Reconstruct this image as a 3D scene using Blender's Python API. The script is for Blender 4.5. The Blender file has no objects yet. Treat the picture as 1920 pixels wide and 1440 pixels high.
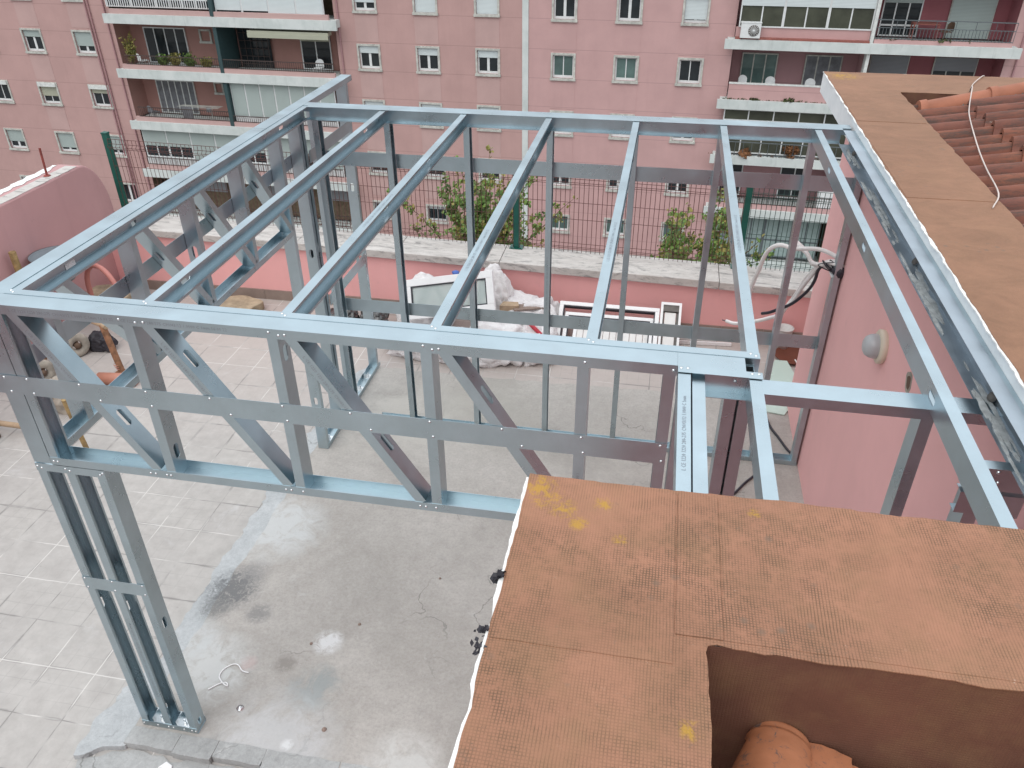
import bpy, bmesh, math, random
from mathutils import Vector, Matrix, noise
R = random.Random(7)
scene = bpy.context.scene
COL = scene.collection
# ------------------------------------------------------------------ camera
cam_d = bpy.data.cameras.new('camera'); cam = bpy.data.objects.new('camera', cam_d); COL.objects.link(cam)
yaw, pitch, roll = 0.1869, -0.5750, -0.0067
cy, sy, cp, sp, cr, sr = math.cos(yaw), math.sin(yaw), math.cos(pitch), math.sin(pitch), math.cos(roll), math.sin(roll)
fw = Vector((-sy*cp, cy*cp, sp)); rt = Vector((cy, sy, 0)); up = rt.cross(fw)
rr = rt*cr + up*sr; uu = -rt*sr + up*cr
m = Matrix((rr, uu, -fw)).transposed().to_4x4(); m.translation = Vector((2.7310, -2.4801, 4.3232))
cam.matrix_world = m
cam_d.sensor_width = 36; cam_d.lens = 1507.15/1920*36; cam_d.clip_start = 0.05; cam_d.clip_end = 400
scene.camera = cam
# ------------------------------------------------------------------ light (bright overcast)
SUN_EL, SUN_ROT = math.radians(58), math.radians(200)
w = bpy.data.worlds.new("World"); scene.world = w; w.use_nodes = True
nt = w.node_tree; bg = nt.nodes['Background']
sky = nt.nodes.new('ShaderNodeTexSky'); sky.sky_type = 'NISHITA'; sky.sun_disc = False
sky.sun_elevation = SUN_EL; sky.sun_rotation = SUN_ROT; sky.air_density = 1.0; sky.dust_density = 6.0; sky.ozone_density = 1.0
# an even, slightly brighter-overhead cloud deck mixed over the clear sky
wtc = nt.nodes.new('ShaderNodeTexCoord'); cl = nt.nodes.new('ShaderNodeTexNoise'); cl.inputs['Scale'].default_value = 1.6; cl.inputs['Detail'].default_value = 5
nt.links.new(wtc.outputs['Generated'], cl.inputs[0])
clm = nt.nodes.new('ShaderNodeMix'); clm.data_type = 'RGBA'; clm.inputs[6].default_value = (7.0, 7.5, 7.95, 1); clm.inputs[7].default_value = (8.9, 9.2, 9.5, 1); nt.links.new(cl.outputs[0], clm.inputs[0])
sxyz = nt.nodes.new('ShaderNodeSeparateXYZ'); nt.links.new(wtc.outputs['Generated'], sxyz.inputs[0])
gr = nt.nodes.new('ShaderNodeMapRange'); nt.links.new(sxyz.outputs[2], gr.inputs[0]); gr.inputs[1].default_value = 0.08; gr.inputs[2].default_value = .50; gr.inputs[3].default_value = .33; gr.inputs[4].default_value = 1.25
clg = nt.nodes.new('ShaderNodeVectorMath'); clg.operation = 'SCALE'; nt.links.new(clm.outputs[2], clg.inputs[0]); nt.links.new(gr.outputs[0], clg.inputs['Scale'])
skm = nt.nodes.new('ShaderNodeMix'); skm.data_type = 'RGBA'; skm.inputs[0].default_value = .86
nt.links.new(sky.outputs[0], skm.inputs[6]); nt.links.new(clg.outputs[0], skm.inputs[7])
nt.links.new(skm.outputs[2], bg.inputs[0]); bg.inputs[1].default_value = 0.13
sun_d = bpy.data.lights.new('sun', 'SUN'); sun = bpy.data.objects.new('sun', sun_d); COL.objects.link(sun)
sun_d.energy = 0.6; sun_d.angle = math.radians(50); sun_d.color = (1, 0.96, 0.9)
sd = Vector((math.sin(SUN_ROT)*math.cos(SUN_EL), math.cos(SUN_ROT)*math.cos(SUN_EL), math.sin(SUN_EL)))
sun.rotation_euler = sd.to_track_quat('Z', 'Y').to_euler(); sun.location = (0, 0, 30)
scene.view_settings.view_transform = 'Standard'; scene.view_settings.look = 'None'
scene.view_settings.exposure = 0.25; scene.view_settings.gamma = 1
scene.render.engine = 'CYCLES'
# ------------------------------------------------------------------ materials
def lin(r, g, b):
    f = lambda c: ((c/255)/12.92 if c/255 <= .04045 else (((c/255)+.055)/1.055)**2.4)
    return (f(r), f(g), f(b), 1)
class M:
    """small node helper"""
    def __init__(s, name, rough=.6, metal=0.):
        s.m = bpy.data.materials.new(name); s.m.use_nodes = True; s.t = s.m.node_tree; s.N = s.t.nodes; s.L = s.t.links
        s.b = s.N['Principled BSDF']; s.b.inputs['Roughness'].default_value = rough; s.b.inputs['Metallic'].default_value = metal
        s.tc = s.N.new('ShaderNodeTexCoord'); s.co = s.tc.outputs['Object']; s._x = None
    def n(s, typ, **k):
        n = s.N.new(typ)
        for a, v in k.items(): setattr(n, a, v)
        return n
    def inp(s, sock, v):
        if hasattr(v, 'is_output'): s.L.new(v, sock)
        elif v is not None: sock.default_value = v
    def xyz(s):
        if not s._x:
            x = s.n('ShaderNodeSeparateXYZ'); s.L.new(s.co, x.inputs[0]); s._x = x.outputs
        return s._x
    def math(s, op, a, b=None, c=None, clamp=False):
        n = s.n('ShaderNodeMath', operation=op); n.use_clamp = clamp
        s.inp(n.inputs[0], a); s.inp(n.inputs[1], b)
        if c is not None: s.inp(n.inputs[2], c)
        return n.outputs[0]
    def scaled(s, sc, off=(0, 0, 0)):
        n = s.n('ShaderNodeMapping'); s.L.new(s.co, n.inputs[0]); n.inputs['Scale'].default_value = sc; n.inputs['Location'].default_value = off
        return n.outputs[0]
    def noise(s, sc, det=4, rough=.55, vec=None, dist=0.):
        n = s.n('ShaderNodeTexNoise'); s.L.new(vec or s.co, n.inputs[0]); n.inputs['Scale'].default_value = sc
        n.inputs['Detail'].default_value = det; n.inputs['Roughness'].default_value = rough; n.inputs['Distortion'].default_value = dist
        return n.outputs[0]
    def voro(s, sc, vec=None, feat='F1', out=0):
        n = s.n('ShaderNodeTexVoronoi', feature=feat); s.L.new(vec or s.co, n.inputs[0]); n.inputs['Scale'].default_value = sc
        return n.outputs[out]
    def ramp(s, f, a, b):
        n = s.n('ShaderNodeMapRange'); n.clamp = True; s.inp(n.inputs[0], f); n.inputs[1].default_value = a; n.inputs[2].default_value = b
        return n.outputs[0]
    def mix(s, f, a, b, mode='MIX'):
        n = s.n('ShaderNodeMix', data_type='RGBA', blend_type=mode); s.inp(n.inputs[0], f); s.inp(n.inputs[6], a); s.inp(n.inputs[7], b)
        return n.outputs[2]
    def line(s, coord, period, width, off=0.):
        """1 on a line of given width every period"""
        a = s.math('ADD', coord, off); p = s.math('PINGPONG', a, period/2)
        return s.math('LESS_THAN', p, width/2)
    def col(s, c): s.inp(s.b.inputs['Base Color'], c)
    def rgh(s, r): s.inp(s.b.inputs['Roughness'], r)
    def bump(s, h, strength=.3, dist=.01):
        n = s.n('ShaderNodeBump'); n.inputs['Strength'].default_value = strength; n.inputs['Distance'].default_value = dist
        s.L.new(h, n.inputs['Height']); s.L.new(n.outputs[0], s.b.inputs['Normal'])
MAT = {}
def simple(name, c, rough=.6, metal=0., var=.12, sc=6., bump=0., bsc=60.):
    k = M(name, rough, metal); c = tuple(c[:3]) + (1,)
    d = tuple(x*(1-var) for x in c[:3]) + (1,); l = tuple(min(1, x*(1+var)) for x in c[:3]) + (1,)
    k.col(k.mix(k.ramp(k.noise(sc, 5), .3, .7), d, l))
    if bump: k.bump(k.noise(bsc, 4), bump, .005)
    MAT[name] = k.m; return k
# galvanised steel
def steel(name, c=(.47, .565, .61), r0=.24, r1=.40):
    k = M(name, .36, 1.); n1 = k.noise(5, 5); n2 = k.voro(90, out=1)
    sp_ = k.noise(220, 2); st = k.noise(6, 5, vec=k.scaled((1, 1, .12)))
    base = k.mix(k.ramp(n1, .3, .75), tuple(x*.86 for x in c)+(1,), tuple(min(1, x*1.1) for x in c)+(1,))
    base = k.mix(k.math('MULTIPLY', k.ramp(sp_, .45, .7), .16), base, (.42, .45, .47, 1))
    base = k.mix(k.math('MULTIPLY', k.ramp(st, .55, .8), .25), base, (.38, .41, .44, 1))
    k.col(base)
    k.rgh(k.math('ADD', k.math('MULTIPLY', k.ramp(n1, .3, .7), r1-r0), r0)); k.bump(k.noise(14, 2), .04, .01)
    MAT[name] = k.m
steel('galvanised_steel')
steel('dusty_steel', (.46, .52, .57), .40, .58)
simple('bolt_steel', (.75, .77, .78), .28, 1.)
simple('print_ink', (.33, .36, .40), .5, .7)
# terrace tiles
k = M('terrace_tiles', .75); X, Y, Z = k.xyz()
wob = k.math('MULTIPLY', k.math('SUBTRACT', k.noise(3, 3), .5), .018)
Xw = k.math('ADD', X, wob); Yw = k.math('ADD', Y, wob); P = .337
g = k.math('MAXIMUM', k.line(Xw, P, .008, .542), k.line(Yw, P, .008, -.299))
gs = k.math('MAXIMUM', k.line(Xw, P, .022, .542), k.line(Yw, P, .022, -.299))
sub = k.math('MAXIMUM', k.line(Xw, P/3, .005, .542), k.line(Yw, P/3, .005, -.299))
n1 = k.noise(.8, 5); n2 = k.noise(9, 6, .65)
tid = k.n('ShaderNodeTexWhiteNoise'); tid.noise_dimensions = '2D'
cx_ = k.n('ShaderNodeCombineXYZ'); k.inp(cx_.inputs[0], k.math('FLOOR', k.math('DIVIDE', k.math('ADD', X, .542), P))); k.inp(cx_.inputs[1], k.math('FLOOR', k.math('DIVIDE', k.math('ADD', Y, -.299), P)))
k.L.new(cx_.outputs[0], tid.inputs[0])
c = k.mix(k.ramp(n2, .3, .7), (.385, .365, .345, 1), (.485, .465, .44, 1))
c = k.mix(k.math('MULTIPLY', tid.outputs[0], .22), c, (.36, .34, .33, 1))
pk = k.ramp(Y, 2.5, 4.5); c = k.mix(k.math('MULTIPLY', pk, .55), c, (.47, .39, .355, 1))
c = k.mix(k.math('MULTIPLY', sub, k.math('MULTIPLY', k.ramp(k.noise(2.1, 3), .42, .62), .30)), c, (.25, .24, .23, 1))
c = k.mix(k.math('MULTIPLY', gs, k.math('MULTIPLY', k.ramp(k.noise(4, 3), .5, .6), .45)), c, (.22, .21, .20, 1))
wt = k.ramp(k.noise(1.6, 4), .44, .56)
c = k.mix(k.math('MULTIPLY', g, .75), c, k.mix(wt, (.22, .21, .20, 1), (.66, .64, .61, 1)))
c = k.mix(k.math('MULTIPLY', k.ramp(k.noise(26, 5, .7), .66, .76), .5), c, (.2, .19, .18, 1))
c = k.mix(k.math('MULTIPLY', k.ramp(k.noise(1.7, 6, .7, dist=1.5), .6, .75), .35), c, (.62, .63, .64, 1))
k.col(c); k.bump(k.math('SUBTRACT', k.noise(70, 4), k.math('MULTIPLY', g, .8)), .25, .004); MAT['terrace_tiles'] = k.m
# concrete
MARKS = [(.913, .42, .22, .75, (.26, .29, .29), 5), (.866, .77, .13, .9, (.62, .62, .62), 16), (.90, .03, .05, 1., (.72, .72, .71), 30), (.66, .56, .10, .8, (.24, .22, .20), 18), (.42, .52, .08, .8, (.44, .33, .31), 14), (.02, 1.10, .26, .85, (.12, .125, .13), 26), (-.02, .92, .16, .7, (.15, .155, .155), 34), (.30, .92, .12, .6, (.17, .17, .17), 30), (.10, 1.28, .16, .5, (.2, .2, .2), 40), (.20, .45, .35, .8, (.53, .54, .53), 7), (.10, 1.75, .45, .75, (.53, .55, .55), 6), (.8, .0, .5, .6, (.52, .53, .54), 5), (1.2, 3.6, .9, .6, (.33, .315, .28), 4), (.6, 3.3, .8, .6, (.50, .48, .44), 4), (1.6, .0, .3, .7, (.58, .58, .56), 7), (-.02, .62, .25, .7, (.50, .52, .52), 9)]
def concrete(name, a, b, stain=.5, marks=()):
    k = M(name, .85); n1 = k.noise(1.1, 6, .6, dist=.6); n2 = k.noise(12, 6, .7); X, Y, Z = k.xyz()
    c = k.mix(k.ramp(n1, .35, .65), a, b)
    c = k.mix(k.math('MULTIPLY', k.ramp(n2, .35, .75), .35), c, tuple(x*.62 for x in a[:3])+(1,))
    c = k.mix(k.math('MULTIPLY', k.ramp(k.noise(48, 8, .85), .46, .66), .30), c, tuple(x*.50 for x in a[:3])+(1,)); c = k.mix(k.math('MULTIPLY', k.ramp(k.noise(33, 8, .85, dist=.5), .56, .70), .35), c, (.66, .65, .63, 1))
    c = k.mix(k.math('MULTIPLY', k.ramp(k.noise(2.6, 5, .7, dist=1.2), .62, .72), .55*stain), c, (.60, .60, .59, 1))
    c = k.mix(k.math('MULTIPLY', k.ramp(k.noise(3.4, 6, .75, dist=.8), .60, .78), .8*stain), c, (.19, .19, .185, 1))
    c = k.mix(k.math('MULTIPLY', k.ramp(k.noise(60, 3, .7), .70, .76), .7), c, (.13, .12, .11, 1))
    cr_ = k.n('ShaderNodeTexVoronoi', feature='DISTANCE_TO_EDGE'); cr_.inputs['Scale'].default_value = .55
    mp = k.n('ShaderNodeVectorMath', operation='ADD'); k.L.new(k.co, mp.inputs[0]); nn = k.n('ShaderNodeTexNoise'); nn.inputs['Scale'].default_value = 2.5; nn.inputs['Detail'].default_value = 6
    k.L.new(k.co, nn.inputs[0]); k.L.new(nn.outputs[1], mp.inputs[1]); k.L.new(mp.outputs[0], cr_.inputs[0])
    c = k.mix(k.math('MULTIPLY', k.math('LESS_THAN', cr_.outputs[0], .004), k.math('MULTIPLY', k.ramp(k.noise(1.3, 2), .5, .6), .5)), c, (.12, .12, .11, 1))
    for px, py, rad, amt, cc, ns in marks:
        dn = k.n('ShaderNodeVectorMath', operation='DISTANCE'); k.L.new(k.co, dn.inputs[0]); dn.inputs[1].default_value = (px, py, 0)
        v = k.math('SUBTRACT', 1., k.math('DIVIDE', dn.outputs['Value'], rad), clamp=True)
        v = k.math('MULTIPLY', k.ramp(k.math('MULTIPLY', v, k.ramp(k.noise(ns, 7, .75, dist=1.2), .30, .62)), .05, .45), amt); c = k.mix(v, c, tuple(cc)+(1,))
    k.col(c); k.bump(k.math('ADD', k.noise(35, 6, .7), k.math('MULTIPLY', k.noise(6, 3), 2.)), .35, .006); MAT[name] = k.m
    return k
concrete('slab_concrete', (.365, .342, .315, 1), (.475, .448, .418, 1), .5, MARKS)
concrete('fresh_mortar', (.40, .42, .43, 1), (.52, .54, .545, 1), .7, MARKS[5:9])
concrete('old_mortar', (.34, .345, .34, 1), (.47, .48, .475, 1), 1.)
# painted walls
def paint(name, c, var=.1, streak=.3, grooves=None, dirt=(.2, .15, .14, 1)):
    k = M(name, .8); X, Y, Z = k.xyz()
    a = tuple(x*(1-var) for x in c)+(1,); b = tuple(min(1, x*(1+var)) for x in c)+(1,)
    o = k.mix(k.ramp(k.noise(.7, 5, .6), .35, .65), a, b)
    sv = k.scaled((2.2, 2.2, .16)); o = k.mix(k.math('MULTIPLY', k.ramp(k.noise(1.5, 5, .6, vec=sv), .5, .75), streak), o, tuple(x*.72 for x in c)+(1,))
    o = k.mix(k.math('MULTIPLY', k.ramp(k.noise(5, 6, .75), .62, .8), streak), o, dirt)
    if grooves:
        per, w_, off = grooves
        g1 = k.line(Z, per, w_, off); o = k.mix(k.math('MULTIPLY', g1, .45), o, tuple(x*.45 for x in c)+(1,))
    k.col(o); k.bump(k.noise(45, 5, .7), .2, .004); MAT[name] = k.m
paint('facade_salmon', (.50, .315, .295), .05, .14, (1.475, .025, 5.37))
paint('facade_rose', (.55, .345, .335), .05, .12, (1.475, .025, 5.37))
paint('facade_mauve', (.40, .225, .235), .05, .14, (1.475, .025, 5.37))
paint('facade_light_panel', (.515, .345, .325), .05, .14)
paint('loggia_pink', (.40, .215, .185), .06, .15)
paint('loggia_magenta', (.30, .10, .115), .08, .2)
paint('parapet_pink', (.82, .42, .41), .07, .2)
paint('house_pink', (.82, .46, .445), .06, .12)
paint('side_wall_pink', (.50, .285, .285), .07, .35)
k = M('coping_stone', .8); X, Y, Z = k.xyz()
c = k.mix(k.ramp(k.noise(7, 6, .7, vec=k.scaled((.5, 1.6, 1))), .3, .7), (.42, .39, .365, 1), (.60, .57, .54, 1))
c = k.mix(k.math('MULTIPLY', k.ramp(k.noise(9, 7, .75, vec=k.scaled((.35, 1.5, 1)), dist=1.5), .52, .62), .75), c, (.17, .165, .16, 1))
c = k.mix(k.math('MULTIPLY', k.ramp(k.noise(30, 4, .7), .6, .7), .5), c, (.25, .22, .18, 1))
k.col(c); k.bump(k.noise(30, 5), .4, .006); MAT['coping_stone'] = k.m
k = M('balcony_white', .75)
c = k.mix(k.ramp(k.noise(1.2, 5, .6), .35, .65), (.54, .59, .575, 1), (.66, .70, .685, 1))
c = k.mix(k.math('MULTIPLY', k.ramp(k.noise(1.6, 6, .7, vec=k.scaled((2.2, 2, .30))), .54, .78), .45), c, (.30, .33, .32, 1))
c = k.mix(k.math('MULTIPLY', k.ramp(k.noise(1.8, 6, .8), .62, .78), .5), c, (.30, .29, .24, 1))
k.col(c); MAT['balcony_white'] = k.m
k = M('fascia_white', .6); c = k.mix(k.ramp(k.noise(3, 5, .7), .3, .7), (.66, .70, .72, 1), (.80, .83, .84, 1))
c = k.mix(k.math('MULTIPLY', k.ramp(k.noise(8, 6, .7), .6, .75), .35), c, (.45, .5, .52, 1)); k.col(c); k.bump(k.noise(60, 4), .3, .004); MAT['fascia_white'] = k.m
# terracotta waterproof coat with embedded mesh
def coat(name, wall=False):
    k = M(name, .72); X, Y, Z = k.xyz()
    d = k.math('MULTIPLY', k.math('SUBTRACT', k.noise(5, 3), .5), .012)
    A = k.math('ADD', X, d); B = k.math('ADD', Z if wall else Y, d)
    wv = lambda co, p: k.math('ABSOLUTE', k.math('SINE', k.math('MULTIPLY', co, math.pi/p)))
    p = .0074
    gx = k.math('POWER', k.math('SUBTRACT', 1., wv(A, p)), 1.6); gy = k.math('POWER', k.math('SUBTRACT', 1., wv(B, p)), 1.6)
    mask = k.ramp(k.noise(3.2, 4), .30, .50); gridd = k.math('MAXIMUM', gx, k.math('MULTIPLY', gy, k.math('MULTIPLY', mask, .9)))
    near = k.ramp(Y, -.78, -.25) if not wall else None      # the far band is older and smoother
    n1 = k.noise(2.3, 6, .65, dist=.5)
    c = k.mix(k.ramp(n1, .33, .68), (.26, .125, .070, 1), (.38, .180, .108, 1)) if not wall else k.mix(k.ramp(n1, .33, .68), (.12, .05, .032, 1), (.18, .078, .048, 1))  # upright faces: shade of the roof wells painted in as a darker coat colour
    c = k.mix(k.math('MULTIPLY', k.ramp(k.noise(7, 6, .7), .45, .75), .5), c, (.25, .145, .070, 1))
    if near is not None: c = k.mix(k.math('MULTIPLY', near, .75), c, k.mix(k.ramp(k.noise(4, 8, .8, vec=k.scaled((.8, 1.2, 1)), dist=.6), .30, .70), (.16, .082, .043, 1), (.30, .155, .088, 1)))
    dm = k.ramp(k.noise(3.1, 5, .65, dist=.7), .38, .62)
    ga = k.math('MULTIPLY', gridd, k.math('MULTIPLY_ADD', k.math('MULTIPLY', dm, k.ramp(k.noise(28, 5, .8), .36, .56)), 1.0, .16))
    if near is not None: ga = k.math('MULTIPLY', ga, k.math('SUBTRACT', 1., k.math('MULTIPLY', near, .92)))
    if not wall: c = k.mix(ga, c, (.085, .048, .025, 1))
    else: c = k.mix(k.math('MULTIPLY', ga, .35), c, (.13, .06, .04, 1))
    if not wall:
        pos = k.n('ShaderNodeVectorMath', operation='DISTANCE'); 
        ly = None
        for px, py, rad in ((2.485, -.79, .075), (2.515, -.83, .07), (2.56, -.87, .06), (2.61, -.92, .04), (2.665, -.83, .04), (2.72, -.96, .03), (3.06, -.80, .025), (2.895, -1.47, .035), (4.10, 4.62, .20)):
            dn = k.n('ShaderNodeVectorMath', operation='DISTANCE'); k.L.new(k.co, dn.inputs[0]); dn.inputs[1].default_value = (px, py, 2.88)
            v = k.math('SUBTRACT', 1., k.math('DIVIDE', dn.outputs['Value'], rad), clamp=True); ly = v if ly is None else k.math('MAXIMUM', ly, v)
        lk = k.ramp(k.math('MULTIPLY', ly, k.ramp(k.noise(34, 7, .8, dist=1.), .42, .66)), .10, .42)
        c = k.mix(k.math('MULTIPLY', lk, .72), c, (.44, .25, .02, 1))
        c = k.mix(k.math('MULTIPLY', k.ramp(k.noise(90, 4, .8), .60, .70), .45), c, (.13, .075, .045, 1)); c = k.mix(k.math('MULTIPLY', k.ramp(k.noise(70, 6, .85), .62, .70), .35), c, (.55, .36, .26, 1))
        pits = k.ramp(k.voro(17), .24, .05); c = k.mix(k.math('MULTIPLY', pits, k.math('MULTIPLY', k.ramp(k.noise(3.1, 4), .54, .60), .75)), c, (.17, .11, .075, 1))
        c = k.mix(k.math('MULTIPLY', k.ramp(k.noise(16, 6, .8), .64, .74), .55), c, (.14, .11, .08, 1))
        c = k.mix(k.math('MULTIPLY', k.ramp(k.noise(38, 5, .8), .70, .76), .6), c, (.70, .58, .50, 1))
    k.col(c)
    h = k.math('ADD', k.math('MULTIPLY', gridd, -.8), k.math('MULTIPLY', k.noise(9, 5), 3.0))
    if near is not None: h = k.math('MULTIPLY', h, k.math('SUBTRACT', 1., k.math('MULTIPLY', near, .6)))
    k.bump(h, .34, .003); MAT[name] = k.m
coat('terracotta_coat'); coat('terracotta_coat_shaded', True)
k = M('clay_tile', .7); X, Y, Z = k.xyz()
tidn = k.n('ShaderNodeTexWhiteNoise'); tidn.noise_dimensions = '2D'; cb = k.n('ShaderNodeCombineXYZ')
k.inp(cb.inputs[0], k.math('FLOOR', k.math('DIVIDE', k.math('SUBTRACT', X, 4.40), .36))); k.inp(cb.inputs[1], k.math('FLOOR', k.math('DIVIDE', Y, .178))); k.L.new(cb.outputs[0], tidn.inputs[0])
c = k.mix(k.ramp(k.noise(5, 5), .3, .7), (.14, .043, .025, 1), (.25, .085, .045, 1))
c = k.mix(k.math('MULTIPLY', tidn.outputs[0], .5), c, (.15, .055, .045, 1))
c = k.mix(k.math('MULTIPLY', k.ramp(k.noise(12, 8, .85, vec=k.scaled((.25, 3.0, 1))), .48, .60), .85), c, (.06, .04, .032, 1))
c = k.mix(k.math('MULTIPLY', k.ramp(k.noise(14, 6, .8, vec=k.scaled((.5, 2.5, 1))), .66, .74), .8), c, (.50, .47, .42, 1))
k.col(c); k.bump(k.noise(40, 5), .3, .004); MAT['clay_tile'] = k.m
k = M('new_clay', .6); c = k.mix(k.ramp(k.noise(9, 5), .3, .7), (.27, .10, .045, 1), (.42, .165, .08, 1))
c = k.mix(k.math('MULTIPLY', k.ramp(k.noise(26, 7, .8, dist=1.5), .55, .62), .8), c, (.075, .07, .07, 1)); k.col(c); k.bump(k.noise(50, 4), .2, .003); MAT['new_clay'] = k.m
simple('cap_clay', (.34, .125, .07), .7, var=.15, sc=8, bump=.2)
# smaller materials
simple('surround_grey', (.50, .50, .46), .8, var=.25, sc=5)
simple('window_white', (.74, .76, .76), .45, var=.06)
simple('stone_white', (.66, .68, .66), .7, var=.15)
simple('glass_dark', (.022, .028, .032), .08, var=.3, sc=1.5)
simple('glass_green', (.10, .16, .15), .1, var=.3, sc=1.2)
simple('glass_olive', (.065, .07, .05), .15, var=.4, sc=.9)
simple('curtain_grey', (.17, .175, .19), .7, var=.25, sc=4)
simple('blue_green_paint', (.035, .07, .075), .5)
simple('rail_dark', (.07, .05, .045), .6)
simple('rail_grey', (.12, .14, .15), .6)
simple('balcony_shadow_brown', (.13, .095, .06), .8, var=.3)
simple('door_teal', (.30, .38, .37), .6, var=.1)
simple('terracotta_band', (.28, .10, .08), .8, var=.2)
def slats(name, c, per=.06):
    k = M(name, .55); X, Y, Z = k.xyz(); s = k.math('PINGPONG', Z, per/2)
    cc = k.mix(k.ramp(s, 0., .012), tuple(x*.55 for x in c)+(1,), tuple(c)+(1,)); cc = k.mix(k.math('MULTIPLY', k.ramp(k.noise(1.5, 4), .4, .7), .2), cc, tuple(x*.7 for x in c)+(1,))
    k.col(cc); k.bump(s, .4, .02); MAT[name] = k.m
slats('shutter_white', (.68, .75, .76)); slats('shutter_grey', (.42, .49, .47)); slats('shutter_beige', (.45, .46, .36)); slats('shutter_dim', (.27, .28, .30))
simple('fence_green', (.004, .085, .065), .4, var=.2); simple('fence_wire', (.10, .035, .03), .5)
simple('fence_wire_green', (.02, .06, .05), .5)
simple('rusty_steel', (.22, .045, .035), .75, var=.4, sc=14); simple('rust_brown', (.26, .13, .07), .8, var=.45, sc=18)
simple('yellow_rust', (.34, .23, .10), .7, var=.4, sc=20)
simple('wood_pale', (.40, .29, .19), .7, var=.2, sc=20); simple('wood_dark', (.12, .075, .05), .8)
simple('white_pvc', (.80, .80, .80), .4, var=.04); simple('pvc_grime', (.68, .67, .65), .5, var=.12, sc=20)
simple('louvre_white', (.72, .71, .69), .5, var=.06)
simple('conduit_white', (.78, .75, .73), .45, var=.06); simple('cable_black', (.02, .018, .028), .45)
simple('cord_white', (.60, .52, .48), .8); simple('dark_gap', (.03, .03, .03), .8)
simple('plaster_white', (.78, .78, .76), .8, var=.08, sc=14, bump=.3)
simple('mortar_grey', (.36, .38, .38), .8, var=.3, sc=30, bump=.3)
simple('stone_slab', (.36, .29, .20), .9, var=.35, sc=9, bump=.6, bsc=25); simple('stone_brown', (.24, .18, .15), .9, var=.3, sc=9, bump=.5)
simple('clay_pipe', (.45, .20, .14), .55, var=.08); simple('rubber_grey', (.14, .13, .12), .8, var=.25, sc=15)
simple('wheel_beige', (.36, .32, .27), .8, var=.3, sc=12); simple('tub_grey', (.20, .22, .24), .55, var=.15)
simple('bag_black', (.028, .026, .034), .6, var=.3); simple('foil_dark', (.10, .10, .10), .3, .6, var=.8, sc=25, bump=1., bsc=30)
simple('hose_coral', (.50, .20, .17), .6, var=.12); simple('red_plastic', (.50, .03, .05), .5)
simple('saucer_clay', (.15, .045, .025), .6); simple('yellow_plastic', (.55, .42, .03), .4); simple('water_cap', (.05, .12, .4), .4)
simple('lamp_cream', (.66, .58, .46), .5, var=.05); simple('leaf_moss', (.06, .07, .025), .9, var=.4, sc=10); simple('dry_brown', (.17, .075, .03), .9, var=.4, sc=10)
simple('bark', (.12, .08, .05), .9, var=.3, sc=10); simple('skirting_stone', (.26, .20, .17), .75, var=.15, sc=6)
simple('street_grey', (.22, .21, .20), .9, var=.2, sc=.3)
k = M('lamp_glass', .35); k.col((.42, .44, .45, 1)); k.b.inputs['Coat Weight'].default_value = .3; MAT['lamp_glass'] = k.m
k = M('bag_white', .65); c = k.mix(k.ramp(k.noise(6, 5), .3, .7), (.66, .63, .63, 1), (.80, .78, .78, 1)); k.col(c); k.bump(k.noise(9, 6, .7, dist=1.5), .7, .03); MAT['bag_white'] = k.m
k = M('clear_glass', .05); k.col((.55, .62, .60, 1)); k.b.inputs['Transmission Weight'].default_value = .3; MAT['clear_glass'] = k.m
k = M('sheet_glass_green', .25); k.col((.50, .62, .55, 1)); MAT['sheet_glass_green'] = k.m
k = M('bottle_plastic', .08); k.col((.72, .83, .92, 1)); k.b.inputs['Transmission Weight'].default_value = .8; k.b.inputs['Alpha'].default_value = .75; MAT['bottle_plastic'] = k.m
def leafmat(name, a, b, d):
    k = M(name, .6); g = k.n('ShaderNodeNewGeometry'); c = k.mix(g.outputs['Random Per Island'], a, b)
    c = k.mix(k.math('MULTIPLY', k.ramp(k.noise(2.5, 3), .5, .65), .8), c, d)
    k.col(c); k.b.inputs['Transmission Weight'].default_value = 0.; MAT[name] = k.m
leafmat('leaf_green', (.075, .155, .025, 1), (.17, .27, .05, 1), (.05, .10, .025, 1)); leafmat('leaf_olive', (.16, .18, .03, 1), (.30, .24, .06, 1), (.07, .10, .03, 1))
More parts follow.
